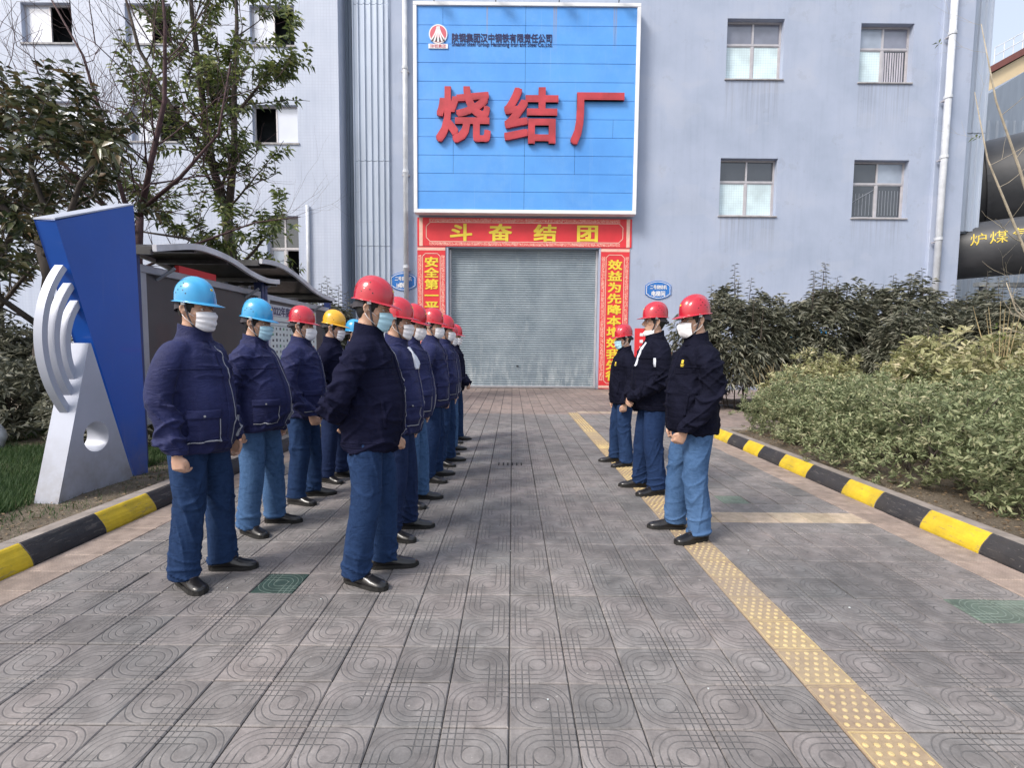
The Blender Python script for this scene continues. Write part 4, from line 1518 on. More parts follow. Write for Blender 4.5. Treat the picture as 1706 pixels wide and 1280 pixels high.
    zloft(b, [(.80, .100 * tg, .110 * tg, .145 * tg), (.86, (.108 + .2 * bl) * tg, .112 * tg, .152 * tg), (.98, .115 + .3 * bl, .11, .155), (1.04, .11, .10, .14)], 24)
    for sd, fx, fy in ((1, sx, syl), (-1, sx2, syr)):
        limb(b, [(0, sd * .088, .92), (.005 + fx * .1, sd * (.092 + .1 * (fy - .1)), .78), (.022 + fx * .45, sd * (.10 + .4 * (fy - .1)), .50), (.0 + fx * .8, sd * (.10 + .8 * (fy - .1)), .26), (-.012 + fx, sd * fy, .055)],
             [(.092 * tg, .080 * tg), (.104 * tg, .094 * tg), (.086 * tg, .080 * tg), (.083, .076), (.087, .079)], 20, EX, 5)
    def crease(n_, k):
        return max(0.0, 1 - abs(n_) * k) ** 2
    def dt(c):
        z = c[2]
        sgn = 1 if c[1] > 0 else -1
        a = math.atan2(c[1] - sgn * .1, c[0] - .01)
        st = max(0, min(1, (.30 - z) / .2))
        kn = math.exp(-((z - .50) / .09) ** 2)
        th_ = math.exp(-((z - .79) / .06) ** 2)
        m1 = max(0, min(1, .5 + 2.2 * nz(c, 3, 3, 3, rs + 21)))
        d1 = crease(nz((c[0], c[1], z + .35 * c[0]), 4, 4, 15, rs), 5) - .25
        d2 = crease(nz((c[0], c[1], z + .8 * sgn * c[1] + .7 * c[0]), 5, 5, 9, rs + 9), 5) - .2
        d3 = crease(nz((c[0] + .3 * z, c[1], z), 9, 9, 2.2, rs + 31), 5) - .2
        fr = math.exp(-(a / .22) ** 2) * (.6 if .12 < z < .8 else 0)
        base = nz(c, 6, 6, 2.2, rs + 3) * .010
        return (base + .015 * st * d1 + .013 * (kn + th_) * m1 * d2 + .009 * m1 * d3 + .004 * fr) * max(0, min(1, (.815 - z) / .05))
    link('trousers', fuse(b, 'trousers', trousers, vox_c, 3, dt), root)
    # ---- shoes
    for sd, fx, fy, to in ((1, sx, syl, toe[0]), (-1, sx2, syr, toe[1])):
        sh = MB()
        st = [(-.098, .030, .030, .060), (-.085, .035, .036, .080), (-.05, .038, .039, .098), (0, .038, .040, .100), (.05, .040, .043, .078), (.10, .043, .047, .058), (.145, .040, .046, .050), (.172, .030, .036, .042), (.186, .014, .018, .032)]
        rings = []
        for xs, wi, wo, hh in st:
            rings.append([Vector((xs, math.cos(q) * (wo if math.cos(q) * sd > 0 else wi), .018 + max(0, math.sin(q)) ** .75 * (hh - .018) + min(0, math.sin(q)) * .006)) for q in [2 * math.pi * k / 18 for k in range(18)]])
        loft(sh, rings)
        so = MB()
        out = [(-.104, 0), (-.098, .024), (-.07, .040), (0, .041), (.06, .047), (.12, .051), (.16, .044), (.185, .024), (.196, 0)]
        poly = out + [(a_, -b_) for a_, b_ in out[-2:0:-1]]
        so.prism(poly, 'z', 0.0, .024)
        M_ = Matrix.Translation((fx + .01, sd * fy, 0)) @ Matrix.Rotation(rad(sd * to), 4, 'Z')
        for q in (sh, so): q.V = [tuple(M_ @ Vector(v)) for v in q.V]
        so_me = sh.obj('shoe', m_shoe, root, smooth=True)
        so.obj('sole', m_sole, so_me, bevel=.004)
        if detail == 2:
            lb = MB()
            for xs in (.035, .055, .075):
                lb.tube([M_ @ Vector((xs, -.02, .086 - (xs - .035) * .5)), M_ @ Vector((xs + .004, 0, .094 - (xs - .035) * .62)), M_ @ Vector((xs, .02, .086 - (xs - .035) * .5))], .003, 5)
            lb.obj('lace', m_strap, so_me, kind='stuff')
    # ---- jacket
    b = MB()
    long_ = 0 if style == 'parka' else .0
    zloft(b, [(.792, (.150 + .45 * bl) * g, .150 * g, .184 * g), (.812, (.166 + .5 * bl) * g, .160 * g, .188 * g), (.90, (.176 + .8 * bl) * g, .155 * g, .190 * g), (1.02, (.180 + bl) * g, .148 * g, .190 * g),
              (1.14, (.172 + .8 * bl) * g, .144 * g, .190 * g), (1.26, (.158 + .4 * bl) * g, .138 * g, .190 * g), (1.35, (.142 + .15 * bl) * g, .126 * g, .180 * g), (1.41, .106 * g, .108 * g, .148 * g),
              (1.440, .086, .096, .118), (1.466, .076, .088, .098), (1.482, .068, .080, .084)], 36, 2.35)
    for sd in (1, -1):
        path, d, palm = sleeve_path(pose[0] if sd == 1 else pose[1], sd)
        path = [(p[0], p[1] * (1 + (g - 1) * .8) if abs(p[1]) > .15 else p[1], p[2]) for p in path]
        limb(b, [(-.0, sd * .09, 1.39)] + path + [tuple(Vector(path[-1]) + Vector(d).normalized() * .03)],
             [(.072, .052), (.081 * g, .062), (.076 * g, .062), (.073 * g, .062), (.068, .058), (.061, .053), (.055, .048)], 20, EX, 5)
    qa = .0035 if style == 'puffer' else .0
    def dj(c):
        z = c[2]
        arm = min(1, max(0, (abs(c[1]) - .16) / .05)) if z < 1.38 else .2
        el = math.exp(-((z - 1.10) / .10) ** 2) + math.exp(-((z - .90) / .06) ** 2) * .8 + math.exp(-((z - 1.30) / .06) ** 2) * .5
        m1 = max(0, min(1, .55 + 2.2 * nz(c, 3.5, 3.5, 3.5, rs + 21)))
        w1 = crease(nz((c[0], c[1], z + .9 * c[0]), 5, 5, 13, rs), 4.5) - .22
        w2 = crease(nz((c[0], c[1], z - .6 * c[0] + .3 * c[1]), 4, 4, 9, rs + 5), 4.5) - .2
        v1 = crease(nz((c[0], c[1] + .2 * z, z), 8, 8, 2.2, rs + 2), 4.5) - .2
        big = nz(c, 5, 5, 3.5, rs + 40)
        cin = math.exp(-((z - .83) / .035) ** 2)
        lowz = max(0, min(1, (1.2 - z) / .3))
        quilt = qa * (abs(math.sin(z * 62 + 2.0 * nz(c, 3, 3, 1.5, rs))) ** .6 - .6)
        return .024 * arm * (.35 + el) * m1 * w1 + (.014 + .010 * lowz) * m1 * w2 + .010 * v1 * (1 - arm * .6) * m1 + .013 * big * (1 - .4 * arm) + .005 * cin * nz(c, 30, 30, 4, rs) + quilt
    jm = fuse(b, 'jacket', jacket, vox_c, 3, dj)
    jo = link('jacket', jm, root)
    bvh = BVHTree.FromPolygons([v.co for v in jm.vertices], [tuple(p.vertices) for p in jm.polygons])

    def patch(name, ang0, ang1, z0, z1, off, mat, nu=12, nv=12, cx=.0, cy=0., thick=.004, rot=None, par=jo, lab=None):
        """a piece of cloth lying on the jacket between two bearings (0 = straight ahead)."""
        V, F = [], []
        for j in range(nv + 1):
            for i in range(nu + 1):
                a0_, a1_ = ang0, ang1
                t_ = i / nu; v_ = j / nv
                a = rad(a0_ + (a1_ - a0_) * t_)
                z = z0 + (z1 - z0) * v_
                if rot: a += rot * v_
                dd = Vector((math.cos(a), math.sin(a), 0))
                o_ = Vector((cx, cy, z)) + dd * .6
                hit = bvh.ray_cast(o_, -dd)
                p = hit[0] if hit[0] is not None else Vector((cx, cy, z)) + dd * .19
                nn = hit[1] if hit[0] is not None else dd
                V.append((p, nn))
        n0 = len(V)
        VV = [p + nn * off for p, nn in V] + [p - nn * .006 for p, nn in V]
        W = nu + 1
        for j in range(nv):
            for i in range(nu):
                q = (j * W + i, j * W + i + 1, (j + 1) * W + i + 1, (j + 1) * W + i)
                F.append(q)
        edge = [i for i in range(W)] + [j * W + nu for j in range(1, nv + 1)] + [nv * W + i for i in range(nu - 1, -1, -1)] + [j * W for j in range(nv - 1, 0, -1)]
        for a_, b_ in zip(edge, edge[1:] + edge[:1]):
            F.append((a_, a_ + n0, b_ + n0, b_))
        m_ = MB(); m_.add(VV, F)
        return m_.obj(name, mat, par, smooth=False if nu < 3 else True, label=lab)
    # collar
    cb = MB()
    n_ = 30
    rows_o, rows_i = [], []
    for (zf, zb, rf, rbk, ry, th) in ((1.432, 1.446, .094, .094, .106, 0), (1.468, 1.488, .087, .083, .089, 0), (1.486 if collar_open else 1.502, 1.540, .094, .078, .084, 0)):
        rows_o.append([Vector((math.cos(q) * (rf if math.cos(q) > 0 else rbk), math.sin(q) * ry, zb + (zf - zb) * (.5 + .5 * math.cos(q)))) for q in [2 * math.pi * k / n_ for k in range(n_)]])
    for r_ in reversed(rows_o):
        rows_i.append([Vector((p.x * .86, p.y * .86, p.z - .002)) for p in r_])
    loft(cb, rows_o, 0, cap=False); loft(cb, [rows_o[-1]] + rows_i, 1, cap=False)
    co = cb.obj('collar', [jacket, m_collar], jo, smooth=True)
    # front placket with zip line
    patch('placket', -6.5, 4.5, .80, 1.435, .007, jacket, 6, 44, cx=-.02)
    if piping:
        patch('front_piping', 4.8, 6.2, .81, 1.40, .0085, m_pipe_g, 2, 40, cx=-.02)
    # yoke seam and hem band
    for sg in (1, -1):
        patch('yoke_seam', sg * 8, sg * 82, 1.272, 1.280, .004, jacket, 26, 2)
    patch('hem_seam', -178, 178, .848, .853, .003, jacket, 90, 2)
    if pockets:
        for sg in (1, -1):
            pk = patch('pocket', sg * 24, sg * 66, .868, 1.012, .011, jacket, 16, 12)
            fl = patch('pocket_flap', sg * 22.5, sg * 67.5, .995, 1.042, .018, jacket, 16, 5, par=pk)
            if piping:
                patch('pocket_piping', sg * 22.6, sg * 23.6, .862, .99, .0125, m_pipe_g, 2, 12, par=pk)
                patch('pocket_piping', sg * 23.6, sg * 66, .861, .8655, .0125, m_pipe_g, 16, 2, par=pk)
            if detail == 2:
                bt_ = MB(); 
                a = rad(sg * 44); hit = bvh.ray_cast(Vector((math.cos(a), math.sin(a), 1.012)), Vector((-math.cos(a), -math.sin(a), 0)))
                if hit[0] is not None:
                    bt_.tube([hit[0] + hit[1] * .014, hit[0] + hit[1] * .023], .006, 10); bt_.obj('snap_button', m_clip, fl)
    else:
        for sg in (1, -1):
            patch('pocket_welt', sg * 47, sg * 52, .93, 1.09, .006, jacket, 3, 12, rot=rad(sg * 6))
    if style == 'puffer':
        for zz in (.822, .806):
            patch('hem_quilting', -178, 178, zz, zz + .004, .002, jacket, 90, 2)
    if emblem:
        sg = 1
        em = patch('chest_emblem', sg * 31, sg * 37, 1.300, 1.326, .006, m_ylogo, 6, 6, lab='yellow badge on the chest')
        patch('emblem_bar', sg * 29, sg * 39, 1.288, 1.295, .006, m_ylogo, 8, 2, par=em)
        patch('emblem_bar', sg * 30, sg * 38.5, 1.277, 1.283, .006, m_ylogo, 8, 2, par=em)
        patch('chest_pocket_seam', sg * 20, sg * 52, 1.225, 1.231, .005, jacket, 14, 2)
    if shirt:
        patch('shirt_front', -14, 10, 1.27, 1.43, .012, m_shirt, 6, 12, rot=rad(-3), lab='white shirt showing at the open collar')
    if arm_badge:
        sg = 1
        patch('sleeve_stripe', sg * 72, sg * 76, 1.20, 1.28, .006, m_shirt, 3, 6)
        patch('lapel_lining', sg * 10, sg * 20, 1.20, 1.42, .010, m_shirt, 4, 12, rot=rad(12))
    # ---- mask
    if mask in ('white', 'blue', 'white_cup'):
        cup = mask == 'white_cup'
        NU, NV = 28, 16
        mb = MB(); V = []
        prof_ = [(-.016, .082), (-.004, .100), (.020, .114), (.045, .121), (.070, .127), (.088, .124), (.104, .112)]
        for j in range(NV + 1):
            v_ = j / NV
            for i in range(NU + 1):
                u_ = i / NU * 2 - 1
                ph = u_ * rad(60)
                zc = .044; half = .057 * (1 - .30 * abs(u_) ** 2.5)
                z = zc + (v_ * 2 - 1) * half + .010 * abs(u_) ** 2
                zq = max(prof_[0][0], min(prof_[-1][0], z))
                fx = prof_[-1][1]
                for p0, p1 in zip(prof_[:-1], prof_[1:]):
                    if p0[0] <= zq <= p1[0]:
                        fx = p0[1] + (p1[1] - p0[1]) * (zq - p0[0]) / (p1[0] - p0[0]); break
                if cup:
                    fx += .014 * max(0, 1 - abs(u_) * 1.8) * math.sin(math.pi * v_) ** .6
                pl = 0 if cup else .0030 * math.sin(v_ * 19 + 2.2 * nz((u_, v_, 0), 1.5, 2, 1, rs)) * (1 - .5 * abs(u_)) + .002 * nz((u_, v_, 0), 3, 9, 1, rs)
                if cup: pl = .0028 * nz((u_, v_, 0), 5, 5, 1, rs) - .003 * math.exp(-((v_ - .52) / .03) ** 2) + .003 * math.exp(-(u_ / .05) ** 2)
                cosp = math.cos(ph)
                X_ = .012 + (fx - .012 + pl) * (cosp if not cup else cosp ** 1.0)
                Y_ = (.0785 + pl) * math.sin(ph)
                V.append(HM @ Vector((X_, Y_, z)))
        F = [(j * (NU + 1) + i, j * (NU + 1) + i + 1, (j + 1) * (NU + 1) + i + 1, (j + 1) * (NU + 1) + i) for j in range(NV) for i in range(NU)]
        mb.add(V, F)
        mo = mb.obj('face_mask', m_mask_b if mask == 'blue' else m_mask_w, root, smooth=True, label=('pale blue pleated face mask' if mask == 'blue' else 'white face mask'))
        for sd in (1, -1):
            for zz, ze in ((.072, .122), (.024, .080)):
                tb = MB(); tb.tube([HM @ Vector(p) for p in ((.052, sd * .0695, zz), (.006, sd * .0775, (zz + ze) / 2 + .004), (-.012, sd * .0835, ze))], .0016, 5)
                tb.obj('ear_loop', m_mask_w, mo, smooth=True)
    elif mask == 'chin':
        mb = MB(); V = []
        NU, NV = 24, 8
        for j in range(NV + 1):
            for i in range(NU + 1):
                u_ = i / NU * 2 - 1; v_ = j / NV
                ph = u_ * rad(82)
                z = -.026 + v_ * (.050 - .016 * abs(u_)) + .030 * abs(u_) ** 1.5
                fx = .088 + .012 * math.sin(math.pi * v_) + .002 * math.sin(v_ * 20)
                V.append(HM @ Vector((.008 + (fx - .006) * math.cos(ph), (.060 + .010 * abs(u_)) * math.sin(ph), z)))
        F = [(j * (NU + 1) + i, j * (NU + 1) + i + 1, (j + 1) * (NU + 1) + i + 1, (j + 1) * (NU + 1) + i) for j in range(NV) for i in range(NU)]
        mb.add(V, F)
        mo = mb.obj('face_mask', m_mask_w, root, smooth=True, label='white face mask pulled down under the chin')
        for sd in (1, -1):
            tb = MB(); tb.tube([HM @ Vector(p) for p in ((.018, sd * .068, .03), (.0, sd * .077, .07), (-.012, sd * .084, .10))], .0016, 5); tb.obj('ear_loop', m_mask_w, mo, smooth=True)
    if glasses:
        gb = MB()
        for sd in (1, -1):
            pts = [(.102 - .012 * (abs(math.cos(q)) if math.cos(q) * sd > 0 else 0), sd * .033 + .023 * math.cos(q), .118 + .0155 * math.sin(q)) for q in [2 * math.pi * k / 14 for k in range(15)]]
            gb.tube([HM @ Vector(p) for p in pts], .0013, 5, cap=False)
            gb.tube([HM @ Vector(p) for p in ((.092, sd * .056, .122), (.045, sd * .078, .124), (-.012, sd * .084, .124))], .0016, 5)
        gb.tube([HM @ Vector(p) for p in ((.104, .011, .120), (.106, 0, .123), (.104, -.011, .120))], .0014, 5)
        gb.obj('glasses', m_lens_rim, root, smooth=True)
    # ---- helmet
    HH = HM @ Matrix.Translation((-.004, 0, .156)) @ Matrix.Rotation(rad(3), 4, 'Y')
    NA, NZ = 48, 16
    V = []
    def dome(a, t):
        zz = .143 * t
        rr = (1 - t ** 3.0) ** (1 / 2.0)
        fx, bx, sy = .118, .113, .096
        X_ = math.cos(a) * (fx if math.cos(a) > 0 else bx) * rr
        Y_ = math.sin(a) * sy * rr
        # raised crown ridge and side flutes
        rid = math.exp(-(Y_ / .028) ** 4) * min(1, t * 3) * .006
        fl = -.0045 * math.exp(-((abs(Y_) - .048) / .010) ** 2) * min(1, t * 2.2) * (1 if abs(math.cos(a)) > .2 else .6)
        nr = Vector((X_ * .6, Y_ * .6, .05 + zz)).normalized()
        lean = .010 * t
        return Vector((X_ - lean, Y_, zz)) + nr * (rid + fl)
    hb = MB()
    for j in range(NZ + 1):
        t = math.sin(j / NZ * math.pi / 2) * .9995
        for k in range(NA):
            V.append(HH @ dome(2 * math.pi * k / NA, t))
    F = [(j * NA + k, j * NA + (k + 1) % NA, (j + 1) * NA + (k + 1) % NA, (j + 1) * NA + k) for j in range(NZ) for k in range(NA)]
    F.append(tuple(NZ * NA + k for k in range(NA)))
    hb.add(V, F)
    he = hb.obj('helmet', m_hel[helmet], root, smooth=True, fixn=False, label=f'{helmet} hard hat')
    # brim: narrow gutter round the shell, long peak in front
    bb_ = MB(); rings = []
    for (k_, dz) in ((0, .001), (1, -.005), (1, -.008), (-.02, -.006)):
        r_ = []
        for k in range(NA):
            a = 2 * math.pi * k / NA
            c_ = math.cos(a)
            ext = .010 + .046 * max(0, c_) ** 2.2 + .004 * max(0, -c_)
            base_ = Vector((c_ * (.118 if c_ > 0 else .113), math.sin(a) * .096, 0))
            nr = Vector((c_ * .9, math.sin(a), 0)).normalized()
            r_.append(HH @ (base_ + nr * ext * k_ + Vector((0, 0, dz - .010 * max(0, c_) ** 2 * k_))))
        rings.append(r_)
    loft(bb_, rings, 0, cap=False)
    bb_.obj('brim', m_hel[helmet], he, smooth=True)
    if detail >= 1:
        for sd in (1, -1):
            hv = MB()
            for (a_, t_) in ((86, .42), (95, .56), (104, .42), (90, .70), (113, .30), (77, .30)):
                p = dome(rad(a_ * sd), t_); p2 = dome(rad(a_ * sd), t_ + .01)
                nr = Vector((p.x * .6, p.y, .35 * p.z + .01)).normalized()
                hv.tube([HH @ (p - nr * .004), HH @ (p + nr * .0012)], .0036, 7)
            hv.obj('vent_holes', m_eye_b, he, kind='stuff')
        p = dome(0, .50)
        lg = MB(); nr = Vector((1, 0, .35)).normalized()
        lg.tube([HH @ (p - nr * .003), HH @ (p + nr * .0014)], .0075, 12)
        lg.obj('front_badge', m_ylogo, he)
    # cradle band at the nape with its knob, and the chin strap
    nb = MB(); V = []
    for j in range(3):
        for k in range(25):
            a = rad(100) + rad(160) * k / 24
            z = -.006 - .018 * j - .026 * max(0, -math.cos(a)) ** 2
            V.append(HH @ Vector((math.cos(a) * (.112), math.sin(a) * .090, z)))
    nb.add(V, [(j * 25 + k, j * 25 + k + 1, (j + 1) * 25 + k + 1, (j + 1) * 25 + k) for j in range(2) for k in range(24)])
    nb.obj('nape_band', m_strap, he, smooth=True)
    kb = MB(); kb.tube([HH @ Vector((-.108, 0, -.050)), HH @ Vector((-.126, 0, -.052))], .014, 12); kb.obj('ratchet_knob', m_strap, he)
    for sd in (1, -1):
        tb = MB()
        p0 = HH @ Vector((.018, sd * .098, .000)); p1 = HM @ Vector((.020, sd * .080, .085)); p2 = HM @ Vector((.034, sd * .0655, .030)); p3 = HM @ Vector((.045, sd * .034, -.014)); p4 = HM @ Vector((.048, 0, -.020))
        limb(tb, [p0, p1, p2, p3, p4], [(.0065, .0018)] * 5, 6, EX, 4)
        tb.obj('chin_strap', m_strap, he, smooth=True)
        tb = MB(); q = HH @ Vector((.016, sd * .099, -.014)); tb.box(q.x - .012, q.x + .012, q.y - .004, q.y + .004, q.z - .010, q.z + .012); tb.obj('strap_clip', m_clip, he, bevel=.002)
    return root

# ---- back row on the left (facing the right-hand group)
person('heavy man in blue helmet and white mask nearest the monument', -1.875, 2.93, -4, 1.80, 'blue', 'white', m_navyj, m_jean_m, ('hang', 'hang'), .035, 1.0, (-8, 2), 2, (.05, -.03, .135, .10), seed=1, toe=(8, 30))
person('man in blue helmet and pale blue mask, second in the back row', -1.95, 3.76, -2, 1.76, 'blue', 'blue', m_navyj, m_jean_l, ('hang', 'hang_back'), .065, 1.04, (-4, 6), 2, (.06, -.02, .15, .11), seed=2, toe=(6, 26))
person('man in red helmet and cup mask in the back row beside the notice case', -1.92, 4.50, 3, 1.77, 'red', 'white_cup', m_navyj, m_jean_m, ('hang', 'front'), .02, 1.10, (-4, 3), 1, (.05, -.02, .15, .11), seed=3, toe=(8, 20))
person('man in yellow helmet standing behind the row of navy jackets', -1.90, 5.22, -5, 1.79, 'yellow', 'white', m_navyd, m_jean_n, ('hang', 'hang'), .0, .95, (6, 7), 1, (.04, -.02, .14, .11), seed=4, toe=(10, 18))
person('man in blue helmet almost hidden behind the front man in the red helmet', -1.93, 6.05, 0, 1.74, 'blue', 'white', m_navyj, m_jean_m, ('hang', 'hang'), .0, 1.0, (-4, 2), 0, seed=5)
# ---- front row on the left
person('nearest man in red helmet and pale blue mask with hands behind his back', -.86, 2.97, 2, 1.82, 'red', 'blue', m_navyd, m_jean_m, ('back_far', 'back'), .035, .96, (-6, 8), 2, (.06, -.05, .13, .10), pockets=False, style='puffer', seed=6, toe=(6, 24))
person('man in red helmet with a white shirt showing at his collar', -.86, 3.67, 0, 1.77, 'red', 'white', m_navyj, m_jean_n, ('hang', 'hang'), .02, .98, (-6, 2), 2, (.06, -.02, .14, .10), shirt=True, seed=7, toe=(6, 18), collar_open=True)
person('third man of the front row in red helmet, blue jeans and round white mask', -.91, 4.43, -3, 1.79, 'red', 'white_cup', m_navyj, m_jean_l, ('hang', 'hang_back'), .035, 1.03, (-14, 9), 1, (.06, -.02, .14, .10), seed=8, toe=(8, 18))
person('fourth man of the front row in red helmet and dark trousers', -.86, 5.25, 4, 1.82, 'red', 'white_cup', m_navyj, m_jean_d, ('hang', 'hang_back'), .0, 1.03, (-22, 3), 1, (.05, -.02, .14, .10), seed=9)
person('fifth man of the front row in red helmet and pointed white mask', -.83, 5.98, -4, 1.80, 'red', 'white_cup', m_navyj, m_jean_m, ('hang', 'hang'), .0, .98, (-4, 2), 1, (.05, -.02, .14, .10), seed=10)
person('sixth man of the front row, mostly hidden, in washed jeans', -.86, 6.65, 0, 1.74, 'red', 'white', m_navyj, m_jean_l, ('hang', 'hang'), .0, .98, (-4, 2), 0, (.05, -.02, .14, .10), seed=11)
person('last man of the front row with clasped hands before the shutter', -.88, 7.45, -6, 1.76, 'red', 'white', m_navyd, m_jean_m, ('clasp', 'clasp'), .0, .98, (-14, 4), 0, (.05, -.02, .14, .10), pockets=False, style='puffer', seed=12)
# ---- the three men on the right, facing left
person('nearest man of the right group in glasses and light jeans', 1.37, 3.70, 183, 1.81, 'red', 'white_cup', m_blackj, m_jean_l, ('front', 'hang'), .02, 1.04, (8, 4), 2, (-.01, .07, .11, .15), pockets=False, style='puffer', seed=13, emblem=True, glasses=True, toe=(20, 4), piping=False)
person('middle man of the right group with his mask under his chin', 1.40, 4.88, 181, 1.87, 'red', 'chin', m_blackj, m_jean_d, ('clasp', 'clasp'), .02, 1.04, (0, -2), 2, (-.01, .07, .11, .15), pockets=False, style='puffer', seed=14, arm_badge=True, toe=(16, 4), piping=False, collar_open=True)
person('short man farthest back in the right group with a pale blue mask', 1.37, 6.04, 183, 1.71, 'red', 'blue', m_blackj, m_jean_m, ('hang', 'hang'), .01, .98, (10, 4), 1, (-.01, .07, .11, .15), pockets=False, style='puffer', seed=15, emblem=True, glasses=True, toe=(16, 4), piping=False)
# ================================================================ MONUMENT, NOTICE CASES
m_mblue = simple('royal_blue_painted_steel', (.004, .082, .43), .38, .06, 1.2, .04, 14, kind='World', coat=.2)
m_mblue_d = m_mblue
def grimy(mat, amt=.5):
    """splash dirt and scuffs of their own shape on painted steel standing in earth."""
    t = mat.node_tree; bs = t.nodes['Principled BSDF']; src = bs.inputs['Base Color'].links[0].from_socket
    n = NT.__new__(NT); n.m = mat; n.t = t; n.b = bs; n.out = None
    P = n.pos('World'); s = n.new('ShaderNodeSeparateXYZ'); n.link(P, s.inputs[0])
    low = n.m_('SUBTRACT', 1.0, n.m_('DIVIDE', s.outputs[2], .75), clamp=True)
    f = n.m_('MULTIPLY', low, n.m_('MULTIPLY_ADD', n.noise(P, 6, 5, .7), 2.2, -.5, clamp=True))
    run = n.m_('MULTIPLY_ADD', n.noise(n.mapping(P, (1, 12, .6)), 2.2, 5, .7), 3.0, -1.75, clamp=True)
    c = n.mix(n.m_('MULTIPLY', f, amt), src, (.20, .17, .14))
    c = n.mix(n.m_('MULTIPLY', run, .16), c, (.30, .30, .30))
    n.link(c, bs.inputs['Base Color'])
grimy(m_mblue, .6)
m_silver = simple('silver_grey_painted_steel', (.44, .47, .56), .42, .07, 1.6, .05, 14, kind='World', metal=.15)
grimy(m_silver, .8)
GZ = .10
mon = thing('monument_sign', 'royal blue and silver steel monument with three curved bars and a round hole', 'monument', (-3.85, 4.5, GZ))
mon.location = (0, 0, 0)
b = MB(); b.prism([(4.13, 2.43), (4.86, GZ), (5.03, GZ), (4.99, 2.79)], 'x', -3.915, -3.75)
b.obj('blue_slab', m_mblue, mon, bevel=.006)
b = MB(); b.prism([(4.125, 2.435), (4.995, 2.797), (4.995, 2.81), (4.125, 2.448)], 'x', -3.92, -3.745)
b.obj('top_edge', m_silver, mon)
hole = [(4.37 + .135 * math.cos(2 * math.pi * k / 40), .60 + .135 * math.sin(2 * math.pi * k / 40)) for k in range(40)]
b = MB(); b.prism([(3.95, GZ - .04), (4.79, GZ - .04), (4.36, 1.43), (4.34, 1.43)], 'x', -3.90, -3.70, [hole])
o = b.obj('silver_triangle', m_silver, mon); smooth_by_angle(o.data, 35)
def circ3(p, q, r):
    ax, ay, bx, by, cx, cy = *p, *q, *r
    d = 2 * (ax * (by - cy) + bx * (cy - ay) + cx * (ay - by))
    ux = ((ax * ax + ay * ay) * (by - cy) + (bx * bx + by * by) * (cy - ay) + (cx * cx + cy * cy) * (ay - by)) / d
    uy = ((ax * ax + ay * ay) * (cx - bx) + (bx * bx + by * by) * (ax - cx) + (cx * cx + cy * cy) * (bx - ax)) / d
    return ux, uy, math.hypot(ax - ux, ay - uy)
for top, mid, bot, lab in (((4.20, 2.08), (3.98, 1.52), (4.20, .80), 'longest outer silver bar'), ((4.27, 1.94), (4.085, 1.47), (4.25, .93), 'middle silver bar'), ((4.33, 1.80), (4.185, 1.43), (4.29, 1.05), 'shortest inner silver bar')):
    ux, uy, R_ = circ3(top, mid, bot)
    a0 = math.atan2(top[1] - uy, top[0] - ux); a1 = math.atan2(bot[1] - uy, bot[0] - ux)
    if a0 < 0: a0 += 2 * math.pi
    if a1 < 0: a1 += 2 * math.pi
    N = 28
    outer = [(ux + R_ * math.cos(a0 + (a1 - a0) * k / N), uy + R_ * math.sin(a0 + (a1 - a0) * k / N)) for k in range(N + 1)]
    inner = [(ux + (R_ - .05) * math.cos(a0 + (a1 - a0) * k / N), uy + (R_ - .05) * math.sin(a0 + (a1 - a0) * k / N)) for k in range(N + 1)]
    b = MB()
    V = []
    for (oy, oz), (iy_, iz) in zip(outer, inner):
        V += [(-3.835, oy, oz), (-3.765, oy, oz), (-3.765, iy_, iz), (-3.835, iy_, iz)]
    F = []
    for k in range(N):
        for q in range(4):
            F.append((4 * k + q, 4 * k + (q + 1) % 4, 4 * k + 4 + (q + 1) % 4, 4 * k + 4 + q))
    F += [(0, 3, 2, 1), (4 * N, 4 * N + 1, 4 * N + 2, 4 * N + 3)]
    b.add(V, F)
    o = b.obj('curved_bar', m_silver, mon, label=lab); smooth_by_angle(o.data, 40)

# notice cases under wave-shaped canopies
m_cfr = simple('brushed_grey_case_frame', (.33, .35, .40), .4, .08, 3, .03, 30, kind='World', metal=.3)
m_cfl = simple('light_grey_case_frame', (.50, .53, .60), .4, .06, 3, .03, 30, kind='World', metal=.2)
m_cpan = simple('dark_grey_display_glass', (.042, .040, .045), .4, .2, .8, .03, 10, kind='World', coat=.1)
m_cpost = simple('navy_blue_steel_post', (.02, .04, .16), .4, .1, 3, 0, kind='World')
m_can = simple('pale_grey_canopy_edge', (.60, .60, .64), .5, .15, 3, .1, 40, kind='World')
m_cun = simple('smoked_canopy_sheet', (.035, .034, .038), .4, .5, 5, .2, 20, kind='World', coat=.1)
def notice_case(lab, y0, y1, zt, panel, fr_mat):
    t = thing('notice_case', lab, 'notice board', (-4.0, (y0 + y1) / 2, .1))
    t.location = (0, 0, 0)
    X = -4.0
    for yy in (y0 - .09, y1 + .01):
        b = MB(); b.box(X - .07, X + .06, yy, yy + .08, .08, zt + .16); b.obj('post', m_cpost, t, bevel=.006)
    b = MB(); w = .085
    b.box(X - .06, X + .05, y0, y1, zt - w, zt); b.box(X - .06, X + .05, y0, y1, .55, .55 + w)
    b.box(X - .06, X + .05, y0, y0 + w, .55 + w, zt - w); b.box(X - .06, X + .05, y1 - w, y1, .55 + w, zt - w)
    b.obj('frame', fr_mat, t, bevel=.006)
    b = MB(); b.box(X - .05, X + .01, y0 + w, y1 - w, .55 + w, zt - w); b.obj('panel', panel, t)
    return t
c1 = notice_case('dark empty display case nearest the blue monument', 5.32, 7.85, 2.28, m_cpan, m_cfr)
b = MB(); b.box(-4.03, -3.98, 5.98, 6.72, 2.285, 2.37); b.obj('red_top_plate', m_bred, c1)
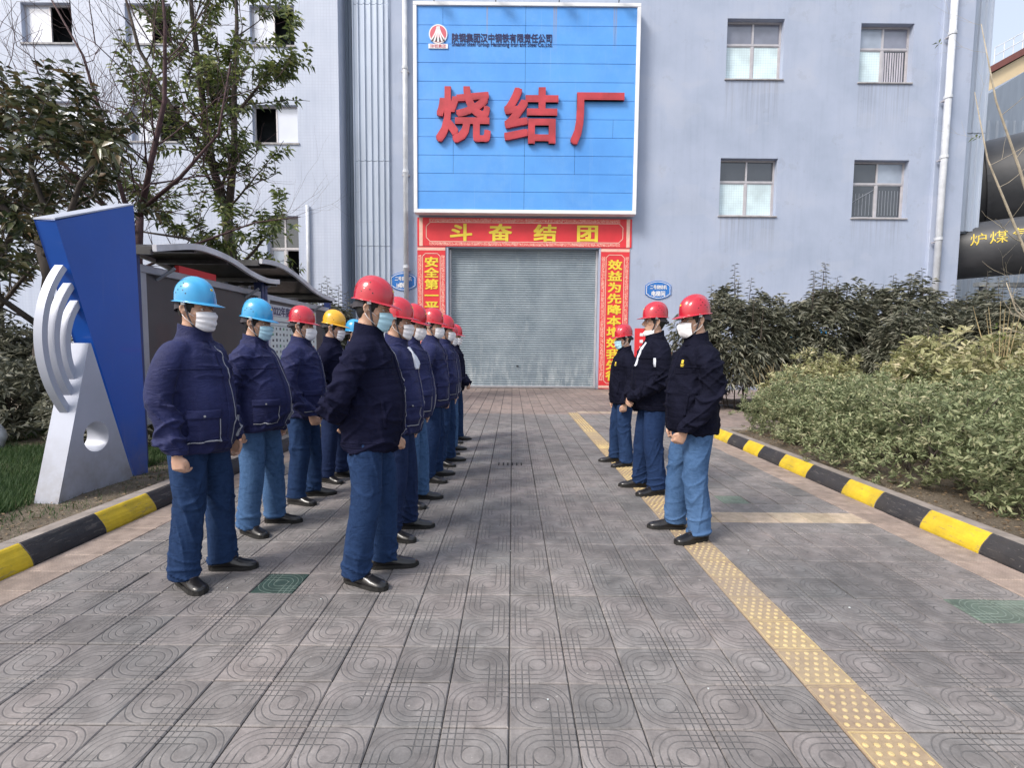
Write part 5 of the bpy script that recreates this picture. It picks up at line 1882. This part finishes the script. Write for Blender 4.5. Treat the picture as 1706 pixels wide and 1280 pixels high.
c2 = notice_case('light framed display case holding a white photo roster', 8.05, 10.75, 2.26, m_cpan, m_cfl)
m_paper = simple('white_poster_paper', (.62, .66, .66), .6, .05, 3, 0, kind='World')
b = MB(); b.box(-3.988, -3.983, 8.16, 10.1, .68, 1.92); po = b.obj('poster', m_paper, c2)
b = MB(); b.box(-3.988, -3.983, 8.16, 10.1, 1.924, 2.12); b.obj('poster_header', m_cfl, c2)
text('poster_lettering', '2022年度先进班组', 9.1, 2.02, 1.75, .17, -3.982, m_navy, c2, facing='+x', bold=.02, depth=.002)
random.seed(12)
pm = [simple('print_' + nm, c_, .6, .2, 20, 0) for nm, c_ in (('dark', (.05, .05, .07)), ('red', (.45, .06, .06)), ('green', (.07, .28, .12)), ('grey', (.22, .23, .26)))]
pb = MB()
for j in range(11):
    for i in range(14):
        y = 8.25 + i * .13; z = 1.70 - j * .098
        if j in (2, 5): z -= .0
        k_ = random.choices((0, 1, 2, 3), (5, 1, 3, 4))[0]
        pb.box(-3.9825, -3.981, y, y + random.uniform(.03, .055), z, z + random.uniform(.03, .05), k_)
pb.obj('photo_rows', pm, po, kind='stuff')
b = MB(); b.box(-3.9825, -3.981, 8.2, 10.05, 1.765, 1.775); b.box(-3.9825, -3.981, 8.2, 8.9, 1.83, 1.85); b.obj('print_rule', pm[3], po)

def canopy(lab, prof, x0, x1, posts):
    t = thing('canopy', lab, 'canopy', (0, 0, 0), group='wave shaped canopies over the notice cases')
    P = []
    for i in range(len(prof) - 1):
        p0, p1, p2, p3 = prof[max(i - 1, 0)], prof[i], prof[i + 1], prof[min(i + 2, len(prof) - 1)]
        for s_i in range(6):
            u = s_i / 6
            P.append(tuple(.5 * ((2 * p1[k]) + (p2[k] - p0[k]) * u + (2 * p0[k] - 5 * p1[k] + 4 * p2[k] - p3[k]) * u * u + (3 * p1[k] - p0[k] - 3 * p2[k] + p3[k]) * u ** 3) for k in (0, 1)))
    P.append(prof[-1])
    def band(xa, xb, th0, th1, mat, nm):
        V = []
        for y, z in P:
            V += [(xa, y, z + th0), (xb, y, z + th0), (xb, y, z + th1), (xa, y, z + th1)]
        F = []
        for k in range(len(P) - 1):
            for q in range(4):
                F.append((4 * k + q, 4 * k + (q + 1) % 4, 4 * k + 4 + (q + 1) % 4, 4 * k + 4 + q))
        m = 4 * (len(P) - 1)
        F += [(0, 3, 2, 1), (m, m + 1, m + 2, m + 3)]
        b = MB(); b.add(V, F); o = b.obj(nm, mat, t); smooth_by_angle(o.data, 40)
    band(x0 + .05, x1 - .05, -.03, .0, m_cun, 'roof_sheet')
    band(x1 - .045, x1, -.055, .015, m_can, 'edge_beam')
    band(x0, x0 + .045, -.075, .02, m_can, 'edge_beam')
    for f_ in (0, .25, .5, .75, 1):
        k = int(f_ * (len(P) - 1))
        b = MB(); b.box(x0 + .05, x1 - .05, P[k][0] - .02, P[k][0] + .02, P[k][1] - .085, P[k][1] - .032); b.obj('cross_rib', m_cun, t)
    for y, z in posts:
        b = MB(); b.box(-4.33, -4.26, y - .035, y + .035, .08, z); b.obj('post', m_cfr, t)
        b = MB(); b.tube([(-4.29, y, z - .45), (-3.80, y + .04, z - .12)], .018, 6); b.obj('bracket', m_cfr, t)
    return t
canopy('nearer wave shaped canopy over the dark display case', [(5.25, 2.45), (5.81, 2.58), (6.12, 2.61), (6.63, 2.58), (7.15, 2.48), (7.59, 2.44), (8.0, 2.47)], -4.75, -3.72, [(5.6, 2.40), (7.45, 2.40)])
canopy('farther wave shaped canopy over the photo roster', [(7.45, 2.70), (7.8, 2.735), (8.2, 2.73), (8.76, 2.64), (9.42, 2.50), (10.02, 2.43), (10.45, 2.43)], -4.95, -3.72, [(8.1, 2.62), (9.9, 2.36)])
# ================================================================ PLANTS
rng = np.random.default_rng(7)

def leaf_mat(name, stops, rough=.45, trans=.25, coat=0, spec=.5):
    n = NT(name)
    g = n.new("ShaderNodeNewGeometry")
    P = n.pos('World')
    v = n.m_('ADD', n.m_('MULTIPLY', g.outputs['Random Per Island'], .72), n.m_('MULTIPLY', n.noise(P, 1.6, 3), .38))
    c = n.ramp(v, stops)
    n.set(col=c, rough=rough, spec=spec, coat=coat)
    tr = n.new("ShaderNodeBsdfTranslucent")
    n.link(n.mix(.0, c, (0, 0, 0)), tr.inputs[0])
    mx = n.new("ShaderNodeMixShader"); mx.inputs[0].default_value = trans
    n.link(n.b.outputs[0], mx.inputs[1]); n.link(tr.outputs[0], mx.inputs[2]); n.link(mx.outputs[0], n.out.inputs[0])
    return n.m
m_lf_laurel = leaf_mat('dusty_dark_laurel_leaf', [(.12, (.038, .044, .028)), (.45, (.105, .112, .078)), (.75, (.20, .20, .15)), (1, (.32, .31, .24))], .5)
m_lf_nand = leaf_mat('grey_green_fine_leaf', [(.15, (.085, .11, .045)), (.45, (.205, .245, .125)), (.75, (.32, .345, .19)), (1, (.48, .44, .29))], .6)
m_lf_photi = leaf_mat('pale_yellow_green_leaf', [(.15, (.17, .18, .07)), (.5, (.34, .34, .17)), (.8, (.46, .43, .25)), (1, (.52, .44, .30))], .5)
m_lf_magn = leaf_mat('dark_magnolia_leaf', [(.12, (.015, .026, .010)), (.4, (.045, .062, .026)), (.7, (.12, .135, .06)), (.93, (.20, .13, .07)), (1, (.30, .10, .07))], .35, .15, .2)
m_lf_loq = leaf_mat('green_evergreen_leaf', [(.12, (.04, .06, .02)), (.45, (.095, .135, .040)), (.75, (.20, .25, .07)), (1, (.38, .38, .13))], .4, .3, .1)
m_lf_dry = leaf_mat('dry_fallen_leaf', [(.1, (.09, .06, .035)), (.5, (.19, .13, .075)), (1, (.30, .23, .14))], .8, .1)
m_grass = leaf_mat('lawn_grass_blade', [(.1, (.016, .045, .012)), (.55, (.038, .085, .022)), (.85, (.075, .125, .04)), (1, (.17, .17, .07))], .7, .3)
m_bark = simple('grey_brown_bark', (.075, .060, .050), .9, .35, 8, .8, 40, .01, kind='World', stretch=(1, 1, .3))
m_bark_r = simple('reddish_bare_twig_bark', (.075, .038, .042), .8, .3, 8, .5, 40, .008, kind='World')
m_twig_p = simple('pale_winter_twig', (.40, .35, .27), .85, .2, 12, .4, 60, kind='World')
m_reed = simple('dry_reed_stem', (.42, .33, .18), .8, .3, 6, .2, 60, kind='World')

def unit(v):
    return v / np.maximum(1e-9, np.linalg.norm(v, axis=-1, keepdims=True))

def leaves(P, D, L, W, mat, name, parent, kind='stuff', droop=.25, quad=False):
    """one folded leaf per row: P base, D direction, L length, W width."""
    n = len(P)
    D = unit(D)
    R = rng.normal(size=(n, 3))
    S = unit(np.cross(D, R + np.array([0, 0, 1.2])))
    N = np.cross(S, D)
    L = np.broadcast_to(L, (n,))[:, None]; W = np.broadcast_to(W, (n,))[:, None]
    dz = np.array([0, 0, -1.0]) * L * droop
    tip = P + D * L + dz
    mid = P + D * L * .45 + dz * .15
    l = mid + S * W * .5 + N * W * .18
    r = mid - S * W * .5 + N * W * .18
    V = np.stack([P, l, tip, r], 1).reshape(-1, 3)
    k = np.arange(n)[:, None] * 4
    F = np.concatenate([k + np.array([[0, 2, 1]]), k + np.array([[0, 3, 2]])], 0)
    return link(name, fast_mesh(name, V, F, mat, True), parent, kind=kind)

def shoots_in(shape, n, lump=.25, seed=0, shell=.55):
    """points in the outer part of a lumpy ellipsoid and their outward directions."""
    u = unit(rng.normal(size=(n * 2, 3)))
    u = u[u[:, 2] > -.55][:n]
    f = np.array([1 + lump * noise.noise(Vector((a[0] * 1.9 + seed, a[1] * 1.9, a[2] * 1.9))) * 1.6 + lump * .5 * noise.noise(Vector((a[0] * 5 + seed, a[1] * 5, a[2] * 5))) for a in u])
    r = f * (shell + (1 - shell) * rng.random(len(u)) ** .5)
    return u * r[:, None] * np.array(shape), u

def rosette(P, U, k, L, W, spread=1.0, jl=.35):
    """k leaves round each shoot."""
    n = len(P)
    Pk = np.repeat(P, k, 0); Uk = np.repeat(U, k, 0)
    a = np.tile(np.arange(k) * 2.4, n) + np.repeat(rng.random(n) * 6.3, k)
    T1 = unit(np.cross(Uk, np.array([.3, .2, 1.0]))); T2 = np.cross(Uk, T1)
    rad_ = T1 * np.cos(a)[:, None] + T2 * np.sin(a)[:, None]
    D = Uk * (1 - .55 * spread) + rad_ * spread + rng.normal(size=(n * k, 3)) * .15
    Pk = Pk - Uk * (np.tile(np.arange(k), n) / k)[:, None] * L * .8
    Ls = L * (1 - jl / 2 + jl * rng.random(n * k))
    return Pk, D, Ls, W / L * Ls

def stems(parent, n, h, r, mat, spread, name='stems', seed=0):
    b = MB(); rd = random.Random(seed)
    for i in range(n):
        a = rd.uniform(0, 6.3); s = rd.uniform(.25, 1) * spread
        x, y = rd.uniform(-.12, .12) * spread * 3, rd.uniform(-.1, .1) * spread * 3
        pts = [(x, y, 0)]
        for q in range(1, 5):
            t = q / 4
            pts.append((x + math.cos(a) * s * t ** 1.3 + rd.uniform(-.03, .03), y + math.sin(a) * s * t ** 1.3 + rd.uniform(-.03, .03), h * t * rd.uniform(.9, 1.05)))
        b.tube(pts, [r, r * .8, r * .6, r * .45, r * .25], 5, cap=False)
    return b.obj(name, mat, parent, smooth=True, fixn=False, kind='stuff')

def shrub(nm, lab, cat, loc, shape, nshoot, k, L, W, mat, spread=.9, lump=.25, seed=0, spikes=0, spike_h=.6, group=None, bark=None, droop=.25, base=.0, nst=9):
    t = thing(nm, lab, cat, loc, 0, group=group)
    P, U = shoots_in(shape, nshoot, lump, seed)
    P = P + np.array([0, 0, base + shape[2] * .55])
    U2 = unit(U + np.array([0, 0, .7]))
    P = P[P[:, 2] > .03]; U2 = U2[:len(P)]
    Pk, D, Ls, Ws = rosette(P, U2, k, L, W, spread)
    PS, DS, LS, WS = [Pk], [D], [Ls], [Ws]
    rd = random.Random(seed + 5)
    sb = MB()
    for i in range(spikes):
        a = rd.uniform(0, 6.3); rr = rd.uniform(0, .85)
        x, y = math.cos(a) * rr * shape[0], math.sin(a) * rr * shape[1]
        z0 = base + shape[2] * (.55 + math.sqrt(max(0, 1 - rr * rr))) * .93
        hh = spike_h * rd.uniform(.45, 1.1)
        lean = (rd.uniform(-.1, .1), rd.uniform(-.1, .1))
        sb.tube([(x, y, z0 - .4), (x + lean[0] * hh, y + lean[1] * hh, z0 + hh)], [.012, .004], 4, cap=False)
        m = int(hh / .035)
        zz = np.linspace(-.15, hh, m + 4)
        pp = np.stack([x + lean[0] * zz, y + lean[1] * zz, z0 + zz], 1)
        aa = np.arange(len(zz)) * 2.4
        dd = np.stack([np.cos(aa), np.sin(aa), np.full(len(zz), .35)], 1)
        PS.append(pp); DS.append(dd); sc_ = (1.05 - .5 * np.clip(zz / hh, 0, 1)); LS.append(L * 1.05 * sc_); WS.append(W * .9 * sc_)
    leaves(np.concatenate(PS), np.concatenate(DS), np.concatenate(LS), np.concatenate(WS), mat, 'foliage', t, droop=droop)
    stems(t, nst, base + shape[2] * 1.25, .016, bark or m_bark, max(shape[0], shape[1]) * .75, seed=seed)
    if spikes:
        sb.obj('upright_shoots', bark or m_bark, t, fixn=False, kind='stuff')
    return t

def copy_tree(o, loc, rz, sc_=1.0, label=None):
    c = o.copy(); COL.objects.link(c); c.location = loc; c.rotation_euler = (0, 0, rz); c.scale = (sc_, sc_, sc_)
    if label: c['label'] = label
    for ch in o.children:
        d = ch.copy(); COL.objects.link(d); d.parent = c
    return c

# ---- low grey-green shrubs in the right bed
GN = 'fine leaved shrubs in the right planting bed'
lowA = shrub('nandina_shrub', 'low grey green shrub nearest the camera behind the right kerb', 'shrub', (4.68, 3.75, .1), (1.0, .85, .72), 1500, 9, .062, .021, m_lf_nand, .95, .30, 1, group=GN, droop=.12)
lowB = shrub('nandina_shrub', 'low grey green shrub second along the right kerb', 'shrub', (4.42, 5.25, .1), (.95, .95, .66), 1500, 9, .062, .021, m_lf_nand, .95, .32, 2, group=GN, droop=.12)
lowC = shrub('nandina_shrub', 'low grey green shrub at the middle of the right bed', 'shrub', (4.52, 6.6, .1), (.95, .9, .62), 1300, 9, .062, .021, m_lf_nand, .95, .30, 3, group=GN, droop=.12)
for src, loc, rz, s, lab in ((lowA, (4.45, 7.6, .1), 2.1, .86, 'low grey green shrub at the far end of the right bed'),
                             (lowB, (6.1, 4.55, .1), 1.2, 1.10, 'grey green shrub just behind the nearest one at the right edge'),
                             (lowC, (6.15, 6.0, .1), 4.0, 1.12, 'grey green shrub in the second rank beside the pale leaved bush'),
                             (lowA, (5.9, 7.35, .1), 3.0, .98, 'grey green shrub in the second rank near the dark hedge'),
                             (lowB, (5.0, 2.75, .1), .4, .92, 'grey green shrub cut by the right edge of the view')):
    copy_tree(src, loc, rz, s, lab)
# ---- pale large-leaved bushes behind them
GP = 'pale leaved bushes behind the low shrubs'
pA = shrub('photinia_bush', 'pale yellow green broad leaved bush at the middle of the right bed', 'shrub', (6.3, 7.35, .1), (1.05, .9, 1.0), 680, 8, .125, .045, m_lf_photi, .9, .3, 11, group=GP, droop=.15, spikes=3, spike_h=.3)
for loc, rz, s, lab in (((7.7, 6.6, .1), 1.1, 1.05, 'pale yellow green broad leaved bush toward the right edge'), ((5.4, 8.6, .1), 2.6, .82, 'pale yellow green bush at the hedge end of the bed'), ((8.2, 8.0, .1), 4.1, 1.05, 'pale yellow green bush right under the tall dark hedge')):
    copy_tree(pA, loc, rz, s, lab)
# ---- tall dark dusty hedge in front of the factory
GH = 'tall dark laurel bushes before the factory wall'
hA = shrub('laurel_bush', 'tall dusty dark laurel bush directly behind the right group of men', 'shrub', (5.35, 12.1, 0), (1.45, 1.0, 1.55), 1150, 9, .20, .048, m_lf_laurel, 1.0, .28, 21, 7, .75, GH, droop=.35, base=.45)
hB = shrub('laurel_bush', 'tall dark laurel bush with upright shoots left of the blue panel gap', 'shrub', (7.5, 12.2, 0), (1.35, 1.0, 1.52), 1150, 9, .20, .048, m_lf_laurel, 1.0, .30, 22, 9, .8, GH, droop=.35, base=.5)
hC = shrub('laurel_bush', 'tall dark laurel bush with two high spiky shoots against the wall', 'shrub', (9.7, 12.3, 0), (1.5, 1.0, 1.40), 1150, 9, .20, .048, m_lf_laurel, 1.0, .30, 23, 9, .7, GH, droop=.35, base=.75)
for src, loc, rz, s, lab in ((hA, (11.6, 12.3, 0), 1.3, .98, 'dark laurel bush below the lower right window'), (hB, (13.4, 12.0, 0), 2.2, 1.0, 'dark laurel bush in front of the fat drainpipe'),
                             (hC, (15.0, 12.3, 0), 2.9, 1.0, 'dark laurel bush under the lettered gas pipe'), (hB, (10.6, 10.9, 0), 4.1, .86, 'nearer dark laurel bush behind the pale leaved bushes'),
                             (hA, (12.3, 10.4, 0), 5.0, .9, 'nearer dark laurel bush at the right edge of the view'), (hC, (8.4, 10.6, 0), .7, .72, 'smaller dark laurel bush just behind the low shrubs')):
    copy_tree(src, loc, rz, s, lab)
# twiggy bare undergrowth below the first laurel
t = thing('bare_undergrowth', 'tangle of bare brown stems under the first dark laurel bush', 'undergrowth', (6.0, 10.9, 0))
stems(t, 60, 1.15, .008, m_reed, 1.0, 'stems', 77)

def twig_tree(name, lab, cat, loc, segs, leafm=None, L=.15, W=.05, k=6, seed=0, bark=None, twig_n=5, depth=4, crown=None, dens=1.0, r0=.05, droop=.3, spread=.95, bias=(0, 0, .25), shrinkl=.68, n_leaf_levels=1):
    """segs: main limbs as lists of points with radii; twigs grow recursively off them."""
    t = thing(name, lab, cat, loc)
    rd = random.Random(seed)
    tb, cb = MB(), MB()
    tips = []
    def grow(p, d, ln, r, lev):
        pts = [p]; q = p; dd = d.copy()
        for s_i in range(4):
            dd = (dd + Vector((rd.uniform(-1, 1), rd.uniform(-1, 1), rd.uniform(-1, 1))) * .17 + Vector(bias) * .12).normalized()
            q = q + dd * ln / 4
            pts.append(q)
        cb.tube(pts, [r, r * .86, r * .74, r * .62, r * .5], 5 if r > .012 else 4, cap=False)
        if lev <= n_leaf_levels:
            for q_ in pts[1:]: tips.append((q_, dd, lev))
        if lev == 0:
            return
        for s_i in range(2 if lev < depth else 3):
            kq = rd.choice((1, 2, 3, 4)) if s_i else 4
            side = Vector((rd.uniform(-1, 1), rd.uniform(-1, 1), rd.uniform(-.5, 1))).normalized()
            nd = (dd * .75 + side * rd.uniform(.45, .85)).normalized()
            grow(pts[kq], nd, ln * shrinkl * rd.uniform(.8, 1.2), r * .58, lev - 1)
    for pts, rs_, lev in segs:
        pts = [Vector(p) for p in pts]
        tb.tube(pts, rs_, 10)
        for i in range(1, len(pts)):
            for q in range(twig_n if i > 0 else 0):
                if lev is None: continue
                f_ = rd.random()
                p = pts[i - 1].lerp(pts[i], f_)
                ax = (pts[i] - pts[i - 1]).normalized()
                side = Vector((rd.uniform(-1, 1), rd.uniform(-1, 1), rd.uniform(-.2, .8))).normalized()
                d = (ax * .5 + side).normalized()
                grow(p, d, lev[0] * rd.uniform(.7, 1.2), rs_[i] * .42, lev[1])
    tb.obj('trunk', bark or m_bark, t, smooth=True, fixn=False)
    cr = cb.obj('branches', bark or m_bark, t, smooth=True, fixn=False, kind='stuff')
    if leafm is not None and tips:
        tips2 = [x for x in tips if rd.random() < dens]
        P = np.array([tuple(x[0]) for x in tips2]); U = unit(np.array([tuple(x[1]) for x in tips2]) + np.array([0, 0, .25]))
        Pk, D, Ls, Ws = rosette(P, U, k, L, W, spread)
        leaves(Pk, D, Ls, Ws, leafm, 'crown', t, droop=droop)
    return t

# ---- trees left of the way, in front of the tiled block
twig_tree('magnolia_tree', 'dark broad leaved magnolia at the left edge behind the monument', 'tree', (-6.9, 7.3, .1),
          [([(0, 0, -.1), (-.05, 0, 1.2), (.05, .1, 2.3), (-.1, .1, 3.0)], [.10, .085, .075, .06], None),
           ([(-.1, .1, 2.9), (-.7, .0, 3.5), (-1.3, .1, 4.1), (-1.6, .1, 4.6)], [.05, .04, .03, .02], (.75, 2)),
           ([(.0, .1, 2.6), (.45, .0, 3.1), (.75, -.1, 3.6), (1.0, -.1, 3.9)], [.05, .04, .03, .02], (.65, 2)),
           ([(-.1, .1, 2.8), (-.15, .3, 3.4), (-.3, .3, 3.9), (-.35, .3, 4.3)], [.05, .04, .03, .02], (.7, 2)),
           ([(-.05, 0, 1.6), (-.7, -.2, 2.2), (-1.2, -.3, 2.9)], [.045, .035, .02], (.7, 2))],
          m_lf_magn, .17, .068, 6, 31, twig_n=4, depth=2, dens=.42, droop=.35)
twig_tree('evergreen_tree', 'tall green leaved tree between the canopy and the tiled block', 'tree', (-6.15, 11.0, .1),
          [([(0, 0, -.1), (.0, 0, 1.8), (-.02, 0, 3.4), (-.1, 0, 4.3)], [.15, .13, .12, .11], None),
           ([(-.08, 0, 4.2), (-.45, .0, 5.5), (-.60, .1, 6.8), (-.75, .1, 8.4), (-.8, .1, 9.6)], [.09, .08, .065, .045, .02], (.95, 2)),
           ([(-.05, 0, 4.2), (.12, .0, 5.5), (.10, .1, 6.8), (.20, .1, 8.2), (.2, .1, 9.4)], [.085, .07, .055, .04, .02], (.90, 2)),
           ([(-.1, 0, 5.0), (-1.0, -.2, 6.2), (-1.7, -.2, 7.5), (-2.0, -.2, 8.8)], [.055, .045, .035, .02], (.85, 2)),
           ([(.0, 0, 3.2), (-.8, -.3, 3.6), (-1.7, -.5, 3.7)], [.04, .03, .015], (.75, 2)),
           ([(.0, 0, 2.9), (.6, -.3, 3.3), (1.1, -.4, 3.8)], [.04, .03, .015], (.6, 2)),
           ([(.1, 0, 6.2), (.7, .0, 6.9), (1.15, .0, 7.4)], [.035, .025, .012], (.6, 2))],
          m_lf_loq, .17, .062, 6, 32, twig_n=4, depth=2, dens=.55, droop=.35, spread=1.0)
twig_tree('bare_tree', 'leafless tree with reddish forked limbs in front of the tiled block', 'tree', (-6.75, 9.0, .1),
          [([(0, 0, -.1), (.0, 0, 2.2), (.05, 0, 3.0), (.1, 0, 3.6)], [.085, .07, .062, .058], None),
           ([(.1, 0, 3.6), (.35, 0, 4.6), (.62, 0, 5.6), (.68, 0, 6.9), (.62, 0, 8.2)], [.052, .045, .036, .026, .012], (1.15, 3)),
           ([(.05, 0, 3.1), (-.25, 0, 4.2), (-.50, 0, 5.3), (-.85, .1, 6.4), (-1.5, .1, 7.6)], [.045, .038, .03, .02, .010], (1.15, 3)),
           ([(.1, 0, 3.7), (.9, -.1, 4.25), (1.6, -.1, 5.0), (1.85, -.1, 6.2)], [.038, .030, .02, .010], (1.0, 3)),
           ([(.0, 0, 3.3), (-1.0, -.2, 4.4), (-2.0, -.3, 5.7), (-3.1, -.4, 7.3)], [.036, .030, .02, .010], (1.2, 3)),
           ([(.05, 0, 3.4), (-.9, .1, 4.0), (-1.9, .1, 4.7)], [.03, .022, .010], (1.0, 3)),
           ([(.1, 0, 2.7), (1.1, -.1, 3.1), (2.2, -.1, 3.5), (3.0, -.1, 3.6)], [.026, .02, .013, .006], (.8, 2))],
          None, seed=33, bark=m_bark_r, twig_n=4, depth=3, bias=(0, 0, .5), shrinkl=.75)
twig_tree('evergreen_tree', 'dark leafy tree crowding the far left edge', 'tree', (-9.6, 9.2, .1),
          [([(0, 0, -.1), (.1, 0, 1.5), (.05, 0, 2.8)], [.11, .09, .08], None),
           ([(.05, 0, 2.7), (-.4, 0, 3.6), (-.6, 0, 4.5), (-.8, 0, 5.4)], [.06, .05, .035, .02], (.95, 2)),
           ([(.05, 0, 2.6), (.5, 0, 3.4), (.8, 0, 4.2), (1.0, 0, 5.0)], [.06, .05, .035, .02], (.95, 2)),
           ([(.05, 0, 1.9), (.8, -.2, 2.5), (1.3, -.2, 3.0)], [.04, .03, .02], (.8, 2))],
          m_lf_magn, .17, .06, 6, 34, twig_n=4, depth=2, dens=.42, droop=.35)
# ---- shrubs left
GL = 'shrubs behind the lawn on the left'
sA = shrub('laurel_bush', 'grey green bush at the left edge behind the lawn', 'shrub', (-7.3, 6.9, .1), (1.15, .8, .75), 700, 8, .13, .042, m_lf_laurel, .95, .3, 41, group=GL, droop=.3)
sB = shrub('laurel_bush', 'taller dark bush behind the curved silver bars', 'shrub', (-6.2, 8.3, .1), (1.1, .8, 1.0), 700, 8, .14, .042, m_lf_laurel, .95, .3, 42, group=GL, droop=.3, spikes=3, spike_h=.4)
for src, loc, rz, s, lab in ((sA, (-5.4, 6.6, .1), 2.0, .75, 'small grey bush seen through the monument hole side'), (sB, (-8.6, 8.4, .1), 1.0, 1.15, 'tall dark bush left of the magnolia trunk'),
                             (sB, (-5.9, 10.0, .1), 3.3, .95, 'dark bush behind the dark display case'), (sA, (-9.4, 7.2, .1), 4.0, 1.1, 'grey green bush beyond the lawn at the frame edge')):
    copy_tree(src, loc, rz, s, lab)
shrub('laurel_bush', 'tall dark laurel with spiky top behind the end of the far canopy', 'shrub', (-4.9, 13.4, 0), (.85, .8, 1.5), 900, 9, .19, .05, m_lf_laurel, 1.0, .3, 45, 7, .75, GL, droop=.4, base=.35)
# ---- white stones under the left bushes
m_stone = simple('pale_weathered_stone', (.55, .56, .58), .85, .25, 5, .5, 30, kind='World')
for i, (x, y, h_, lab) in enumerate(((-6.35, 6.0, .36, 'white stone standing at the lawn edge under the bushes'), (-6.9, 6.4, .75, 'taller pale stone partly hidden by leaves at the left edge'))):
    b = MB(); ball(b, (0, 0, h_ * .45), (.13, .11, h_ * .55), 12, 8)
    o = b.obj('garden_stone', m_stone, smooth=True, label=lab, cat='stone', group='white stones under the left bushes'); o.location = (x, y, .1)
    me = o.data
    for v in me.vertices:
        v.co += v.co.normalized() * noise.noise(v.co * 9) * .05
# ---- thin pale shrub reaching in from the right edge
twig_tree('bare_shrub', 'pale bare winter branches reaching in from the right edge', 'shrub', (7.05, 6.3, .1),
          [([(0, 0, 0), (.05, 0, .9), (-.05, 0, 1.6)], [.04, .034, .03], None),
           ([(-.05, 0, 1.6), (-.45, 0, 2.7), (-.80, 0, 3.6), (-1.15, 0, 4.4), (-1.40, 0, 5.3)], [.022, .019, .015, .010, .004], (.5, 1)),
           ([(.0, 0, 1.4), (-.50, 0, 2.3), (-.90, 0, 3.1), (-1.2, 0, 3.7), (-1.42, 0, 4.5)], [.020, .017, .013, .009, .004], (.45, 1)),
           ([(.0, 0, 1.2), (-.32, 0, 1.55), (-.70, 0, 1.85), (-.85, 0, 2.2)], [.018, .014, .009, .004], (.4, 1)),
           ([(.05, 0, 1.2), (.35, 0, 2.2), (.45, 0, 3.4)], [.022, .016, .006], (.6, 1))],
          m_lf_loq, .07, .026, 5, 51, bark=m_twig_p, twig_n=2, depth=1, dens=.03)
t = thing('reed_clump', 'clump of dry yellow stems standing among the right shrubs', 'dry plant', (7.1, 7.2, .1))
b = MB(); rd = random.Random(5)
for i in range(26):
    a = rd.uniform(0, 6.3); s = rd.uniform(.05, .55); h_ = rd.uniform(1.0, 2.1)
    b.tube([(rd.uniform(-.08, .08), rd.uniform(-.08, .08), 0), (math.cos(a) * s * .4, math.sin(a) * s * .4, h_ * .6), (math.cos(a) * s, math.sin(a) * s, h_)], [.007, .005, .002], 4, cap=False)
b.obj('stems', m_reed, t, fixn=False, kind='stuff')

# ---- lawn and litter
def blades(name, x0, x1, y0, y1, n, h, lab, mask=None):
    X = rng.uniform(x0, x1, n); Y = rng.uniform(y0, y1, n)
    d = np.array([noise.noise(Vector((a * 1.5, b_ * 1.5, 0))) for a, b_ in zip(X[:: 8], Y[:: 8])]).repeat(8)[:n]
    keep = (rng.random(n) < .75 + .9 * d) if mask is None else mask(X, Y, d)
    X, Y = X[keep], Y[keep]; m = len(X)
    P = np.stack([X, Y, np.full(m, .09)], 1)
    a = rng.uniform(0, 6.3, m); hh = h * rng.uniform(.5, 1.3, m); w = .0045
    S = np.stack([np.cos(a), np.sin(a), np.zeros(m)], 1); T_ = np.stack([-np.sin(a), np.cos(a), np.zeros(m)], 1)
    ln = rng.uniform(.2, .9, m)[:, None]
    tip = P + np.array([0, 0, 1.0]) * hh[:, None] + T_ * hh[:, None] * ln
    V = np.stack([P - S * w, P + S * w, tip], 1).reshape(-1, 3)
    F = (np.arange(m)[:, None] * 3 + np.array([[0, 1, 2]]))
    link(name, fast_mesh(name, V, F, m_grass), kind='stuff', label=lab)
blades('lawn_grass', -6.6, -3.9, 2.0, 6.2, 120000, .09, 'lawn of fine green grass left of the blue monument')
blades('lawn_grass', -13, -6.6, 3.0, 7.5, 90000, .10, 'grass beyond the lawn at the far left')
blades('grass_tufts', -3.95, -3.28, 1.2, 7.5, 16000, .05, 'sparse grass in the earth strip behind the left kerb', lambda X, Y, d: rng.random(len(X)) < np.clip(.9 * (-X - 3.3) / .6 + 1.4 * d, 0, 1) * .6)
n = 2600
X = rng.uniform(3.55, 5.2, n); Y = rng.uniform(1.5, 8, n)
P = np.stack([X, Y, np.full(n, .135)], 1)
D = rng.normal(size=(n, 3)) * np.array([1, 1, .15])
leaves(P, D, rng.uniform(.02, .05, n), rng.uniform(.008, .02, n), m_lf_dry, 'fallen_leaves', None, droop=.0)['label'] = 'dry fallen leaves on the earth behind the right kerb'
n = 900
X = rng.uniform(-4.2, -3.3, n); Y = rng.uniform(1.5, 8, n)
P = np.stack([X, Y, np.full(n, .13)], 1)
leaves(P, rng.normal(size=(n, 3)) * np.array([1, 1, .15]), rng.uniform(.02, .05, n), rng.uniform(.008, .02, n), m_lf_dry, 'fallen_leaves', None, droop=.0)['label'] = 'dry fallen leaves on the earth behind the left kerb'
# small bits of paper and grit on the tiles
b = MB(); rd = random.Random(9)
for i in range(14):
    x, y, s = rd.uniform(-2.5, 2.9), rd.uniform(1.8, 6), rd.uniform(.002, .005)
    b.box(x - s, x + s, y - s * .6, y + s * .6, .001, .005)
b.obj('litter_specks', m_paper, kind='stuff', label='small pale specks of litter on the paving')
